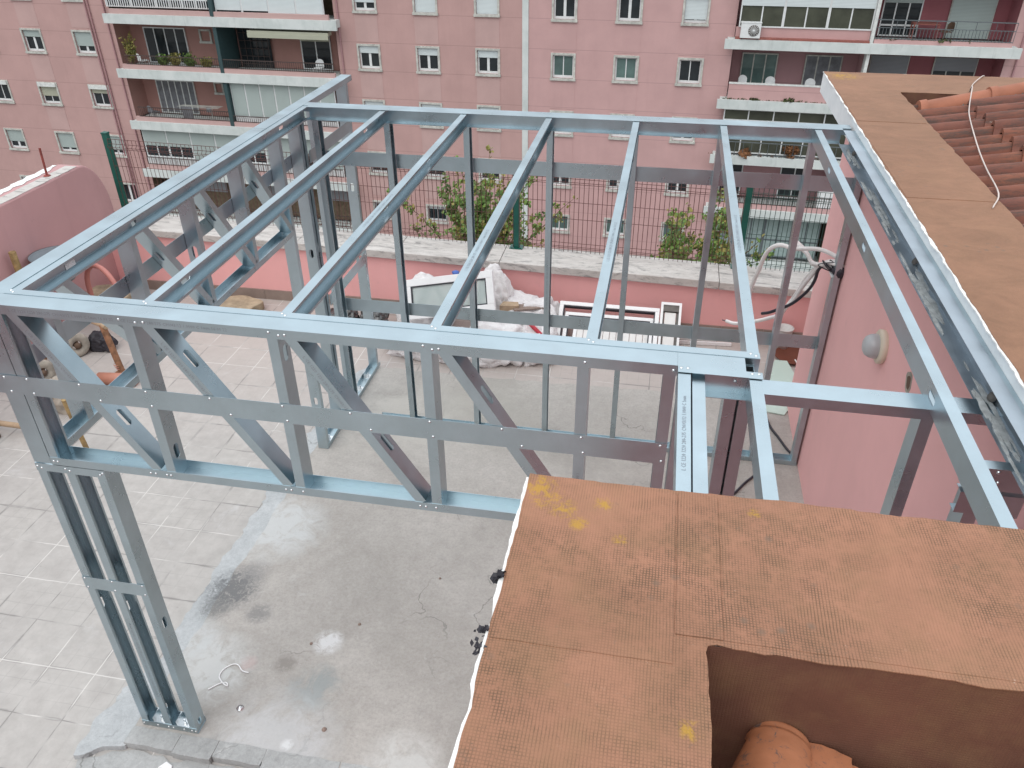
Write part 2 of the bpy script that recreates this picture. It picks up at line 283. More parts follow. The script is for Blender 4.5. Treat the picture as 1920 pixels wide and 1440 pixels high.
# ------------------------------------------------------------------ geometry helpers
SCREW = {}
def screws_on(parent, lst):
    for p, n in lst:
        if 'm' not in SCREW:
            q = MB(); q.dome(Vector((0, 0, 0)), .0064, 0, Vector((0, 0, 1)), .62, 8); o = q.obj('screw', 'bolt_steel'); SCREW['m'] = o.data; COL.objects.unlink(o); bpy.data.objects.remove(o)
        o = bpy.data.objects.new('screw', SCREW['m']); COL.objects.link(o); o.parent = parent
        mt = Vector(n).to_track_quat('Z', 'Y').to_matrix().to_4x4(); mt.translation = Vector(p); o.matrix_local = mt
class MB:
    def __init__(s): s.v = []; s.f = []; s.mi = []; s.sm = []
    def add(s, vs, fs, mi=0, sm=False):
        o = len(s.v); s.v += [tuple(v) for v in vs]; s.f += [tuple(i+o for i in f) for f in fs]; s.mi += [mi]*len(fs); s.sm += [sm]*len(fs)
    def hexa(s, c8, mi=0): s.add(c8, [(0, 3, 2, 1), (4, 5, 6, 7), (0, 1, 5, 4), (1, 2, 6, 5), (2, 3, 7, 6), (3, 0, 4, 7)], mi)
    def box(s, x0, x1, y0, y1, z0, z1, mi=0):
        s.hexa([(x0, y0, z0), (x1, y0, z0), (x1, y1, z0), (x0, y1, z0), (x0, y0, z1), (x1, y0, z1), (x1, y1, z1), (x0, y1, z1)], mi)
    def fbox(s, o, A, B, C_, a0, a1, b0, b1, c0, c1, mi=0):
        p = lambda a, b, c: o + A*a + B*b + C_*c
        s.hexa([p(a0, b0, c0), p(a1, b0, c0), p(a1, b1, c0), p(a0, b1, c0), p(a0, b0, c1), p(a1, b0, c1), p(a1, b1, c1), p(a0, b1, c1)], mi)
    def tube(s, pts, r, n=8, mi=0, closed=False, r1=None):
        pts = [Vector(p) for p in pts]; N = len(pts); rings = []; prev = None
        for i, p in enumerate(pts):
            t = (pts[min(i+1, N-1)] - pts[max(i-1, 0)]).normalized()
            u = (prev if prev is not None else (Vector((0, 0, 1)) if abs(t.z) < .9 else Vector((1, 0, 0))))
            u = (u - t*u.dot(t)).normalized(); prev = u; v = t.cross(u)
            q = r if r1 is None else r + (r1-r)*i/(N-1)
            rings.append([p + (u*math.cos(a) + v*math.sin(a))*q for a in [2*math.pi*j/n for j in range(n)]])
        vs = [x for g in rings for x in g]; fs = []
        for i in range(N-1):
            for j in range(n): fs.append((i*n+j, i*n+(j+1) % n, (i+1)*n+(j+1) % n, (i+1)*n+j))
        s.add(vs, fs, mi, True); s.add(rings[0], [tuple(range(n))[::-1]], mi); s.add(rings[-1], [tuple(range(n))], mi)
    def cyl(s, p, ax, r, h, n=12, mi=0): p = Vector(p); s.tube([p, p+Vector(ax)*h], r, n, mi)
    def lathe(s, o, prof, n=20, mi=0, ax=Vector((0, 0, 1))):
        o = Vector(o); u = Vector((1, 0, 0)) if abs(ax.x) < .9 else Vector((0, 1, 0)); u = (u-ax*u.dot(ax)).normalized(); v = ax.cross(u)
        vs = [o+ax*h+(u*math.cos(2*math.pi*j/n)+v*math.sin(2*math.pi*j/n))*max(r, .0005) for r, h in prof for j in range(n)]
        fs = [(i*n+j, i*n+(j+1) % n, (i+1)*n+(j+1) % n, (i+1)*n+j) for i in range(len(prof)-1) for j in range(n)]
        s.add(vs, fs, mi, True)
    def poly(s, pts, z0, z1, mi=0):
        n = len(pts); s.add([(x, y, z0) for x, y in pts]+[(x, y, z1) for x, y in pts], [tuple(range(n))[::-1], tuple(range(n, 2*n))]+[(i, (i+1) % n, n+(i+1) % n, n+i) for i in range(n)], mi)
    def dome(s, p, r, mi=0, ax=Vector((0, 0, 1)), h=.5, n=8):
        s.lathe(p, [(r, -.001), (r, 0), (r*.8, r*h*.7), (0.0004, r*h)], n, mi, ax)
    def obj(s, name, mats, parent=None, kind=None, bevel=0):
        me = bpy.data.meshes.new(name); me.from_pydata(s.v, [], s.f); me.update()
        if isinstance(mats, str): mats = [mats]
        for q in mats: me.materials.append(MAT[q])
        me.polygons.foreach_set('material_index', s.mi); me.polygons.foreach_set('use_smooth', s.sm)
        o = bpy.data.objects.new(name, me); COL.objects.link(o)
        if parent: o.parent = parent
        if kind: o['kind'] = kind
        if bevel:
            b = o.modifiers.new('bevel', 'BEVEL'); b.width = bevel; b.segments = 2; b.limit_method = 'ANGLE'
        return o
def thing(name, label, cat, loc=(0, 0, 0), rz=0, group=None):
    o = bpy.data.objects.new(name, None); COL.objects.link(o); o.location = loc; o.rotation_euler = (0, 0, rz); o.empty_display_size = .1
    o['label'] = label; o['category'] = cat
    if group: o['group'] = group
    return o
def tag(o, label, cat, group=None):
    o['label'] = label; o['category'] = cat
    if group: o['group'] = group
    return o
def settle(root):
    """parts were modelled in world space: move them under the root's base point"""
    for ch in COL.objects:
        if ch.parent == root and ch.type == 'MESH' and not ch.get('_s'):
            d = -Vector(root.location)
            if root.rotation_euler.z == 0: ch.location = d
def V(*a): return Vector(a)
# ------------------------------------------------------------------ terrace floor and ground (setting)
b = MB(); b.box(-9, 9, -7, 5.5, -.25, -.05); b.obj('terrace_floor', 'terrace_tiles', kind='structure')
def ragged(pts, amp, step, seed=0, close=True):
    out = []; n = len(pts)
    for i in range(n if close else n-1):
        a = Vector(pts[i]); c_ = Vector(pts[(i+1) % n]); L = (c_-a).length; k_ = max(1, int(L/step)); t = (c_-a)/L; nr = Vector((-t.y, t.x))
        for j in range(k_):
            p = a + (c_-a)*(j/k_)
            q = noise.noise(Vector((p.x*9+seed, p.y*9, seed)))*amp + noise.noise(Vector((p.x*31, p.y*31+seed, 3.)))*amp*.5
            out.append(tuple(p + nr*(q if 0 < j else 0)))
    return out
b = MB(); b.poly(ragged([(-.04, -.10), (3.2, -.08), (4.3, -.08), (4.3, 4.13), (2.9, 4.20), (1.1, 4.14), (-.02, 4.16)], .025, .06, 1), -.052, 0.)
b.obj('concrete_slab', 'slab_concrete', kind='structure')
b = MB(); b.poly(ragged([(-.30, -.25), (-.28, .15), (-.16, .5), (-.20, 1.2), (-.18, 2.2), (-.16, 3.2), (-.12, 4.0), (-.04, 4.13), (.02, 4.0), (.03, 1.5), (.02, -.05), (-.04, -.14)], .05, .03, 4), -.051, -.012)
b.obj('mortar_fillet', 'fresh_mortar', kind='structure')
b = MB(); b.poly(ragged([(-.42, -1.5), (-.40, -.9), (-.28, -.25), (-.05, -.16), (1., -.14), (4.3, -.14), (4.3, -1.5)], .06, .06, 7), -.0505, -.042)
b.obj('rough_mortar_strip', 'old_mortar', kind='structure')
b = MB()
for x0, x1, q in ((-.05, .26, 0), (.262, .50, .012), (.505, .80, -.008), (.81, 1.25, .01), (1.26, 1.9, 0), (1.92, 2.8, .008)):
    b.poly(ragged([(x0, -.13-q), (x1, -.13-q), (x1, -.02), (x0, -.02)], .008, .05, x0), -.05, .0035+q*.1)
b.obj('slab_kerb', 'old_mortar', kind='structure')
b = MB(); b.box(-90, 90, 5.9, 75, -15.6, -15.1); b.obj('street', 'street_grey', kind='structure')
b = MB(); b.box(-200, 200, -60, 200, -17, -15.65); b.obj('ground', 'street_grey', kind='structure')

# ------------------------------------------------------------------ steel frame
H = 2.832
frame = thing('steel_framework', 'unfinished galvanised light steel room frame standing on the concrete slab', 'steel frame')
T = .002
def holes_web(b, o, A, B, C_, L, w, holes, mi=0):
    """sheet from c=0..T, across b, with slots"""
    hs = sorted(holes); a = 0
    for (hc, hl, hw) in hs:
        b.fbox(o, A, B, C_, a, hc-hl/2, -w/2, w/2, 0, T); 
        b.fbox(o, A, B, C_, hc-hl/2, hc+hl/2, -w/2, -hw/2, 0, T); b.fbox(o, A, B, C_, hc-hl/2, hc+hl/2, hw/2, w/2, 0, T)
        q = hw*.3
        for sa in (-1, 1):
            for sb in (-1, 1):
                e = [(hc+sa*hl/2, sb*hw/2), (hc+sa*(hl/2-q), sb*hw/2), (hc+sa*hl/2, sb*(hw/2-q))]
                vs = [o+A*x+B*y+C_*z for z in (0, T) for x, y in e]; b.add(vs, [(0, 1, 2), (5, 4, 3), (0, 3, 4, 1), (1, 4, 5, 2), (2, 5, 3, 0)])
        a = hc+hl/2
    b.fbox(o, A, B, C_, a, L, -w/2, w/2, 0, T)
def member(name, p0, p1, W, O, w=.0895, f=.043, lip=.012, holes=(), ribs=True, mat='galvanised_steel', text=None, screws=()):
    """cold-formed channel: web mid line p0-p1, web spans along W, flanges along O"""
    p0, p1 = Vector(p0), Vector(p1); A = p1-p0; L = A.length; A.normalize()
    O = Vector(O); O = (O-A*O.dot(A)).normalized(); B = Vector(W); B = (B-A*B.dot(A)).normalized()
    b = MB(); holes_web(b, p0, A, B, O, L, w, holes)
    for s_ in (-1, 1):
        e = sorted((s_*w/2, s_*(w/2-T))); b.fbox(p0, A, B, O, 0, L, e[0], e[1], T, f)
        if lip:
            e = sorted((s_*(w/2-T), s_*(w/2-lip))); b.fbox(p0, A, B, O, 0, L, e[0], e[1], f-T, f)
        if ribs and w > .05:
            b.fbox(p0, A, B, O, 0, L, s_*.018-.002, s_*.018+.002, T, T+.0012)
    o = b.obj(name, mat, frame)
    if text:
        side, off, size, txt, flip = text
        # printed along the flange on side s, reading along +-A
        n = B*side; t = A*(-1 if flip else 1); u = n.cross(t)
        pos = p0 + B*(side*(w/2+.0006)) + O*(f*.5) + A*off
        add_text(txt, size, pos - u*size*.35, t, u, n, o)
    screws_on(o, screws)
    return o
def add_text(txt, size, pos, t, u, n, parent):
    cu = bpy.data.curves.new('printed_text', 'FONT'); cu.body = txt; cu.size = size; cu.resolution_u = 1
    to = bpy.data.objects.new('printed_text_tmp', cu); COL.objects.link(to)
    bpy.context.view_layer.update()
    me = bpy.data.meshes.new_from_object(to.evaluated_get(bpy.context.evaluated_depsgraph_get()))
    COL.objects.unlink(to); bpy.data.objects.remove(to)
    me.name = 'printed_text'; me.materials.clear(); me.materials.append(MAT['print_ink'])
    o = bpy.data.objects.new('printed_text', me); COL.objects.link(o); o.parent = parent
    mt = Matrix((t, u, n)).transposed().to_4x4(); mt.translation = pos; o.matrix_local = mt
TXT = 'L CE 1220 1220 280-275 C90/43/12 1.0000 C 1mm 16 01 22'
UP = V(0, 0, 1); Xa = V(1, 0, 0); Ya = V(0, 1, 0)
def track(name, p0, p1, W, O, w=.093, f=.043, **k): return member(name, p0, p1, W, O, w, f, 0, ribs=False, **k)
def strap(p0, p1, h, nrm, screws=()):
    p0, p1 = Vector(p0), Vector(p1); A = (p1-p0); L = A.length; A.normalize(); n = Vector(nrm); B = UP if abs(A.z) < .5 else n.cross(A)
    b = MB(); b.fbox(p0, A, B, n, 0, L, -h/2, h/2, 0, .0015); o = b.obj('flat_strap', 'galvanised_steel', frame)
    screws_on(o, [(p0+A*a+B*z+n*.0015, n) for a, z in screws])
    return o
RX = [.0945, .703, 1.303, 1.915, 2.518, 3.103, 3.715]; Y0, YB = .0985, 3.2315
# front truss chords
fs_ = [((x, 0., H-.022+dz), (0, -1, 0)) for x, dz in ((.025, 0), (.04, .004), (.675, .004), (.745, -.004), (.78, 0), (1.31, .006), (1.35, -.004), (1.375, 0), (1.925, .008), (1.96, -.005), (1.985, 0), (2.53, 0), (2.845, 0))]
track('top_track', (0, .0465, H), (2.857, .0465, H), Ya, -UP, text=(-1, .18, .019, TXT+'   '+TXT, False), screws=fs_)
track('top_track', (2.8575, .0465, H), (3.093, .0465, H), Ya, -UP)
fs_ = [((x, 0., 2.0215), (0, -1, 0)) for x in (.11, .13, .60, .625, .68, .70, 1.25, 1.275, 1.33, 1.86, 1.885, 1.93, 2.44)]
track('bottom_track', (.0945, .0465, 2.0005), (2.857, .0465, 2.0005), Ya, UP, screws=fs_)
# ledger behind front top track (its flange laps the joist ends)
ls = [((x+dx, dy, H+.0015), (0, 0, 1)) for x in RX[:6] for dx, dy in ((.012, .125), (.03, .112))]
b = MB(); b.box(.0945, 3.147, .0945, .0965, H-.0915, H); b.box(.0945, 3.147, .0965, .1375, H, H+.0015); b.box(.0945, 3.147, .0965, .1375, H-.0935, H-.0915)
o = b.obj('ledger', 'galvanised_steel', frame); screws_on(o, ls)
# left beam + wall track
track('top_track', (.0465, .094, H), (.0465, 2.60, H), Xa, -UP); track('top_track', (.0465, 2.602, H), (.0465, 4.263, H), Xa, -UP)
track('bottom_track', (.0465, .0945, 2.0005), (.0465, 2.755, 2.0005), Xa, UP)
# joists
for i, x in enumerate(RX):
    y_start = .099 if i < 6 else -.735
    hl = [(h, .075, .034) for h in ((.9, 2.72) if i == 0 else (.35, 2.75) if i == 1 else (1.35, 2.2) if i in (2,) else (.95, 1.9, 2.6) if i == 3 else (1.2, 2.3) if i < 6 else (.75, 2.05, 3.2))]
    member('joist', (x, y_start, H-.0475), (x, YB-.002, H-.0475), UP, Xa, holes=hl, text=(1, .55+.2*(i % 3), .019, TXT, False) if i in (2, 3, 4, 5) else None)
member('joist', (2.86, -.735, H-.0475), (2.86, -.0045, H-.0475), UP, Xa, text=(1, .15, .019, TXT[:46], False))
member('joist', (2.953, -.735, H-.060), (2.953, -.0045, H-.060), UP, -Xa, w=.085, ribs=False)
member('joist', (3.101, -.735, H-.0475), (3.101, -.0045, H-.0475), UP, Xa)
b = MB(); b.box(2.859, 3.147, -.003, -.001, H-.0915, H); b.box(2.859, 3.147, -.043, -.001, H+.0002, H+.0017); b.box(2.859, 3.147, -.043, -.001, H-.0935, H-.0915)
o = b.obj('ledger', 'galvanised_steel', frame)
screws_on(o, [(V(x, -.022+(x*100 % 2)*.006, H+.0017), UP) for x in (2.87, 2.893, 3.112, 3.135)]+[(V(x, -.003, z), V(0, -1, 0)) for x, z in ((2.93, H-.05), (3.06, H-.04))])
b = MB(); b.fbox(V(.0982, .50, 2.784), Ya, UP, Xa, -.035, .035, -.016, .016, 0, .0008); b.obj('paper_sticker', 'bag_white', frame)
# front truss studs + diagonals
def fstud(x, z0, z1, open_=-1, holes=(), txt=None, y=.0465):
    xx = x+.043 if open_ < 0 else x
    return member('stud', (xx, y, z0), (xx, y, z1), Ya, V(open_, 0, 0), holes=holes, text=txt)
fstud(.095, 2.003, H-.002, 1, txt=None)
fstud(.686, 2.003, H-.002, -1, [(.13, .075, .034)]); fstud(1.299, 2.003, H-.002, -1, [(.70, .07, .034)], (1, -9, .018, '', False) if 0 else None)
fstud(1.913, 2.003, H-.002, -1); fstud(2.503, 2.003, H-.002, -1, (), (-1, .30, .019, TXT[-22:], True)); fstud(2.812, 2.003, H-.002, -1)
for (x0, x1, h, tx) in ((.156, .623, .62, 1), (.765, 1.250, .22, 1), (1.368, 1.850, .60, 1), (1.98, 2.46, .26, 0)):
    a = V(x0, .0465, 2.795); c_ = V(x1, .0465, 2.03); A = (c_-a).normalized(); perp = V(-A.z, 0, A.x)
    if perp.z < 0: perp = -perp
    a = a+perp*.043; c_ = c_+perp*.043
    member('diagonal_brace', a, c_, Ya, -perp, holes=[(h, .085, .034)], text=(-1 if Ya.dot(Ya) else 1, .10, .019, TXT[:40], False) if tx else None)
sc = []
for x in (.03, .14, .70, 1.31, 1.93, 2.53, 2.83): sc += [(x+.1, .036), (x+.11, -.036)]
for x in (.42, 1.02, 1.63, 2.25): sc += [(x+.07, .036), (x+.15, -.036)]
strap((-.10, -.0003, 2.437), (2.852, -.0003, 2.437), .097, (0, -1, 0), sc)
# front-left leg (three studs)
track('base_track', (0, .0465, .0022), (.3555, .0465, .0022), Ya, UP, screws=[((x, 0, .022), (0, -1, 0)) for x in (.01, .1, .17, .2, .27, .32, .345)])
track('leg_cap_track', (0, .0465, 1.9975), (.3555, .0465, 1.9975), Ya, -UP, screws=[((x, 0, 1.975+d), (0, -1, 0)) for x, d in ((.01, .005), (.03, -.004), (.155, .006), (.175, -.003), (.33, -.006), (.345, .006))])
member('stud', (.002, .0465, .0045), (.002, .0465, 1.995), Ya, Xa, holes=[(1.0, .075, .034)])
member('stud', (.152, .0465, .0045), (.152, .0465, 1.995), Ya, Xa, holes=[(1.0, .075, .034), (.14, .05, .03)], text=(-1, .30, .016, TXT+'  '+TXT[:30], False))
member('stud', (.3535, .0465, .0045), (.3535, .0465, 1.995), Ya, -Xa, holes=[(.92, .075, .034), (.06, .05, .03)])
strap((0, -.0003, 1.213), (.356, -.0003, 1.213), .084, (0, -1, 0), [(.015, .032), (.015, -.032), (.17, .032), (.17, -.032), (.34, .032), (.34, -.032)])
# corner post above the leg (belongs to the left truss)
member('stud', (.0465, .002, 2.003), (.0465, .002, H-.03), Xa, Ya); 
def anchor(x, y, z=.0045, rot=0):
    b = MB(); b.box(x-.035, x+.035, y-.035, y+.035, z, z+.006); b.box(x-.035, x-.031, y-.035, y+.035, z+.006, z+.06)
    b.cyl((x, y, z+.006), (0, 0, 1), .014, .004, 12); b.cyl((x, y, z+.010), (0, 0, 1), .011, .010, 6); b.cyl((x, y, z+.02), (0, 0, 1), .006, .022, 8)
    b.obj('anchor_bolt', 'bolt_steel', frame)
anchor(.10, .047); anchor(.25, .047)
# left truss (inside face at x=.0915)
LY = [.30, .96, 1.555, 2.155]
for i, y in enumerate(LY): member('stud', (.0465, y, 2.003), (.0465, y, H-.002), Xa, Ya, holes=[(.38, .075, .034)] if i == 2 else ())
LYY = [.06]+LY+[2.757]
for i in range(1, 5):
    ya, yb = LYY[i]+.06, LYY[i+1]-.02
    a = V(.0465, ya, 2.795); c_ = V(.0465, yb, 2.03); A = (c_-a).normalized(); perp = V(0, -A.z, A.y)
    if perp.z < 0: perp = -perp
    member('diagonal_brace', a, c_, Xa, perp, holes=[(.35, .085, .034)])
strap((-.0003, 0, 2.45), (-.0003, 3.2, 2.45), .097, (-1, 0, 0))
# rear-left wall panel, full height
track('base_track', (.0465, 2.757, .0022), (.0465, 4.20, .0022), Xa, UP)
for y, d, hl in ((2.757, 1, [(.5, .07, .034)]), (3.10, 1, [(.55, .07, .034), (1.7, .07, .034)]), (3.47, 1, [(1.45, .09, .034)]), (4.112, 1, [(1.2, .11, .034), (1.9, .075, .034)])):
    member('stud', (.0465, y, .0045), (.0465, y, H-.002), Xa, V(0, d, 0), holes=hl)
member('stud', (.0465, 3.205, .0045), (.0465, 3.205, H-.002), Xa, V(0, -1, 0))
anchor(.047, 2.90); anchor(.047, 3.72); anchor(.047, 3.95)
strap((.0925, 3.22, 2.45), (.0925, 4.155, 2.45), .097, (1, 0, 0), [(.27, .03), (.27, -.03), (.9, .03)])
strap((.0925, 3.22, 1.23), (.0925, 4.155, 1.23), .097, (1, 0, 0), [(.27, .03), (.27, -.03), (.9, .03)])
# rear wall
track('top_track', (.095, 3.2785, H), (3.955, 3.2785, H), Ya, -UP)
b = MB(); b.box(.138, 3.895, 3.229, 3.231, H-.0915, H); b.box(.138, 3.895, 3.1875, 3.229, H, H+.0015); b.box(.138, 3.895, 3.1875, 3.229, H-.0935, H-.0915)
b.obj('ledger', 'galvanised_steel', frame)
track('base_track', (.40, 3.2785, .0022), (4.105, 3.2785, .0022), Ya, UP)
for i, x in enumerate(RX[1:]):
    member('stud', (x, 3.2785, .0045), (x, 3.2785, H-.002), Ya, Xa, holes=[(1.3, .075, .034)] if i % 2 else (), text=(-1, 1.75, .018, TXT, True) if i in (2, 5) else None)
member('stud', (4.060, 3.2785, .0045), (4.060, 3.2785, 2.60), Ya, Xa)
member('stud', (.145, 3.2785, .0045), (.145, 3.2785, H-.002), Ya, Xa)
strap((.15, 3.3255, 2.42), (4.10, 3.3255, 2.42), .11, (0, 1, 0)); strap((.15, 3.3255, 1.152), (4.06, 3.3255, 1.152), .115, (0, 1, 0))
b = MB(); b.box(.705, .71, 3.30, 3.3245, 2.37, 2.47)
# ledger fixed to the house fascia, right side
b = MB(); b.box(3.948, 3.950, -.73, 3.186, H-.0915, H); b.box(3.884, 3.948, -.73, 3.186, H-.0935, H-.0915); b.box(3.895, 3.948, -.73, 3.186, H-.0015, H); b.box(3.9475, 3.9479, -.73, 3.186, H-.06, H-.05)
b.obj('ledger', 'dusty_steel', frame)
b = MB(); b.box(3.9515, 3.971, -.73, 3.20, H-.006, H-.004); b.box(3.9505, 3.952, -.73, 3.20, H-.05, H-.004)
b.obj('ledger_cap', 'galvanised_steel', frame)
b = MB()
for i in range(120):
    y = R.choice((2.9, 1.75, .95, .9, .05, -.05, 2.1))+R.gauss(0, .14); x = R.uniform(3.893, 3.94); L_ = R.uniform(.02, .12); q = R.uniform(.002, .010)
    if -.7 < y < 3.1: b.poly([(x+q*math.cos(a)*(1+.5*noise.noise(V(a, i, 0))), y+L_*math.sin(a)*(1+.6*noise.noise(V(a*2, i, 4)))) for a in [2*math.pi*t/11 for t in range(11)]], H-.0914, H-.0914+R.uniform(.001, .004))
b.obj('mortar_spatter', 'mortar_grey', frame, 'stuff')
b = MB()
for y in (2.93, 1.25, .10): b.lathe((3.944, y, H-.075), [(.02, 0), (.018, .012), (.0, .02)], 9, 0, V(-.8, 0, .5).normalized())
b.obj('ledger_bolts', 'rubber_grey', frame)
# cross beam to the house wall and its studs
track('cross_beam', (3.148, .0555, 2.742), (3.955, .0555, 2.742), Ya, -UP, w=.097)
member('stud', (3.702, .0555, .0045), (3.702, .0555, 2.737), Ya, Xa, text=(-1, 1.5, .019, TXT, True))
track('base_track', (2.83, .0465, .0022), (3.95, .0465, .0022), Ya, UP)
for x, d in ((2.868, 1), (3.034, 1), (3.129, -1)):
    member('stud', (x, .0465, .0045), (x, .0465, H-.03), Ya, V(d, 0, 0), text=(-1, 1.25, .019, TXT, True) if x == 3.034 else None)
fstud(2.812, .0045, 1.998, -1)
track('blocking_track', (3.765, -.30, 2.70), (3.955, -.30, 2.70), UP, Ya, w=.085, screws=[((3.85, -.30, 2.73), (0, -1, 0)), ((3.86, -.30, 2.69), (0, -1, 0))])
track('blocking_track', (3.765, -.302, 2.60), (3.955, -.302, 2.60), UP, Ya, w=.085)
member('stud', (3.80, -.25, .0045), (3.80, -.25, 2.64), Ya, Xa)

# ------------------------------------------------------------------ house on the right
ZT = 2.88
house = thing('house', 'pink house with white eaves and terracotta coated roof edge beside the steel frame', 'house')
b = MB(); b.box(4.12, 4.30, -1.05, 4.14, -.25, 2.7195); b.box(4.302, 9., -7, 4.138, -.25, 2.28); b.box(2.6, 4.30, -1.12, -1.054, 2.2805, 2.7195); b.box(2.6, 4.118, -7., -1.056, -.25, 2.28); b.obj('wall', 'house_pink', house)
ol = [(2.450, -7), (2.450, -.742), (3.972, -.742), (3.972, 4.775), (9, 4.775), (9, 4.14), (4.417, 4.14), (4.417, -1.243), (2.919, -1.243), (2.919, -7)]
b = MB(); b.poly(ol, 2.72, ZT-.009); 
b.obj('eaves', 'fascia_white', house)
b = MB(); b.box(2.9195, 9, -7, -1.2435, 2.30, 2.42); b.box(4.4175, 9, -1.2435, 4.1395, 2.30, 2.42); b.obj('roof_deck', 'clay_tile', house)
# white paint ragged under coat, coat on top
def shrink(p, d): return p
b = MB(); b.poly(ragged([(2.444, -7), (2.444, -.752), (3.966, -.752), (3.966, 4.78), (9, 4.78), (9, 4.3), (4.2, 4.3), (4.2, -1.), (2.7, -1.), (2.7, -7)], .010, .016, 11), ZT-.0088, ZT-.003)
b.obj('paint_edge', 'plaster_white', house)
CO = [(2.452, -7), (2.452, -.737), (3.974, -.737), (3.974, 4.772), (9, 4.772), (9, 4.128), (4.431, 4.128), (4.431, -1.255), (2.933, -1.255), (2.933, -7)]
b = MB(); b.poly(ragged(CO, .008, .02, 21), ZT-.0028, ZT)
for (x0, x1, y0, y1, q) in ((2.862, 2.966, -1.236, -.752, .0022), (2.458, 2.858, -1.318, -.755, .0012), (3.98, 4.412, 1.78, 2.70, .002), (3.98, 4.412, 3.25, 4.1, .002), (2.97, 3.7, -1.236, -.76, .0008)):
    b.poly(ragged([(x0, y0), (x1, y0), (x1, y1), (x0, y1)], .003, .03, x0), ZT, ZT+q)
b.obj('waterproof_coat', 'terracotta_coat', house)
# upstands into the roof wells (coated)
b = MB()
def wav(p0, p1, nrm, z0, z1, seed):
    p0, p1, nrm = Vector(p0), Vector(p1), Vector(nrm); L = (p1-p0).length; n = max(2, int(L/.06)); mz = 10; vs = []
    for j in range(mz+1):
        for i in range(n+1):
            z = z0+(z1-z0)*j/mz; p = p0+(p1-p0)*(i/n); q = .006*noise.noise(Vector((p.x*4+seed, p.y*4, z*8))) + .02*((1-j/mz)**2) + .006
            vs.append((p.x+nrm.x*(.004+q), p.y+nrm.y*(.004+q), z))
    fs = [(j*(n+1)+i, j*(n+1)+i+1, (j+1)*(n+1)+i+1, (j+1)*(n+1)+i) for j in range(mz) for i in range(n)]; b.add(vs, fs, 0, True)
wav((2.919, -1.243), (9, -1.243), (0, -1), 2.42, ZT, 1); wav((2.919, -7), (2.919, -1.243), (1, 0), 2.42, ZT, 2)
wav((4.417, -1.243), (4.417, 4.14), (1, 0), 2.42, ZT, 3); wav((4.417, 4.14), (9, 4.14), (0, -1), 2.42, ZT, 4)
b.obj('upstand', 'terracotta_coat_shaded', house)
# clay tile roof seen beyond the edge: courses of S tiles rising to the right
def roof_z(x): return 2.755+.25*(x-4.417)
def tile_prof(y):
    u = (y/.178) % 1.; 
    d = abs(u-.42)/.24
    return (.075*math.sqrt(max(0, 1-d*d)) if d < 1 else 0.) + (.022*max(0, 1-abs(u-.80)/.07))
b = MB()
for ci in range(10):
    xs0 = 4.40+.36*ci; nx = 6; ny = int((3.80+1.2)/.0105)
    vs = []
    for i in range(nx+1):
        x = xs0+.40*i/nx
        for j in range(ny+1):
            y = -1.2+j*.0105; ti = math.floor(y/.178); jit = noise.noise(Vector((ti*3.7, ci*5.1, 1)))*.012
            z = roof_z(x)+tile_prof(y)+.040*(1-i/nx)+jit+.004*noise.noise(Vector((x*8, y*8, 0)))
            vs.append((x+jit*1.5, y, z))
    off = len(vs); fs = [(i*(ny+1)+j, (i+1)*(ny+1)+j, (i+1)*(ny+1)+j+1, i*(ny+1)+j+1) for i in range(nx) for j in range(ny)]
    b.add(vs, fs, 0, True)
    lip = [(vs[j][0], vs[j][1], vs[j][2]-.026) for j in range(ny+1)]
    b.add(vs[:ny+1]+lip, [(j, j+1, ny+2+j, ny+1+j) for j in range(ny)], 0, False)
b.obj('roof_tiles', 'clay_tile', house)
# verge cap tiles along the far edge of the roof
b = MB()
for i in range(8):
    x0 = 4.50+.43*i; pr = []
    for s_, xx in ((1.12, x0-.015), (1.12, x0+.03), (1., x0+.035), (.93, x0+.44)):
        z = roof_z(xx)+.045
        pr.append([(xx, 3.80+.085*s_*math.cos(a)-.02, z+.075*s_*math.sin(a)) for a in [math.pi*q/10 for q in range(-1, 12)]])
    n = 13; b.add([p for g in pr for p in g], [(r_*n+j, (r_+1)*n+j, (r_+1)*n+j+1, r_*n+j+1) for r_ in range(3) for j in range(n-1)], 0, True)
    e = pr[0]; b.add(e, [tuple(range(n))], 0)
b.obj('verge_tiles', 'cap_clay', house)
b = MB()
for i in range(80):
    x = 4.55+.014*i+R.uniform(-.02, .02); z = roof_z(x)+.02; b.lathe((x, 3.69+R.uniform(-.03, .02), z+.02), [(R.uniform(.008, .022), 0), (R.uniform(.004, .014), R.uniform(.01, .03)), (.0005, .035)], 6)
b.obj('verge_mortar', 'rubber_grey', house, 'stuff')
# near tile end lying in the well (hip cap and field tiles)
b = MB()
def barrel(x0, y0, x1, y1, z0, z1, r0, r1, mi=0, rim=True):
    a = V(x0, y0, z0); c_ = V(x1, y1, z1); A = (c_-a).normalized(); S = A.cross(UP).normalized(); U = S.cross(A)
    L = (c_-a).length; secs = [(0, 1.), (.012, 1.08), (.03, 1.1), (.045, 1.0), (.06, .99), (.075, 1.06), (.095, 1.06), (.11, .98), (.5, .95), (1., .9)] if rim else [(0, 1), (1, .95)]
    rings = []
    for s_, q in secs:
        rr_ = (r0+(r1-r0)*s_)*q; rings.append([a+A*(L*s_)+S*(rr_*math.cos(t))+U*(rr_*.8*math.sin(t)) for t in [math.pi*(.0+j/14) for j in range(15)]])
    n = 15; b.add([p for g in rings for p in g], [(i*n+j, (i+1)*n+j, (i+1)*n+j+1, i*n+j+1) for i in range(len(rings)-1) for j in range(n-1)], mi, True); b.add(rings[0], [tuple(range(n))], mi)
barrel(3.130, -1.262, 3.055, -1.62, 2.605, 2.665, .062, .155)
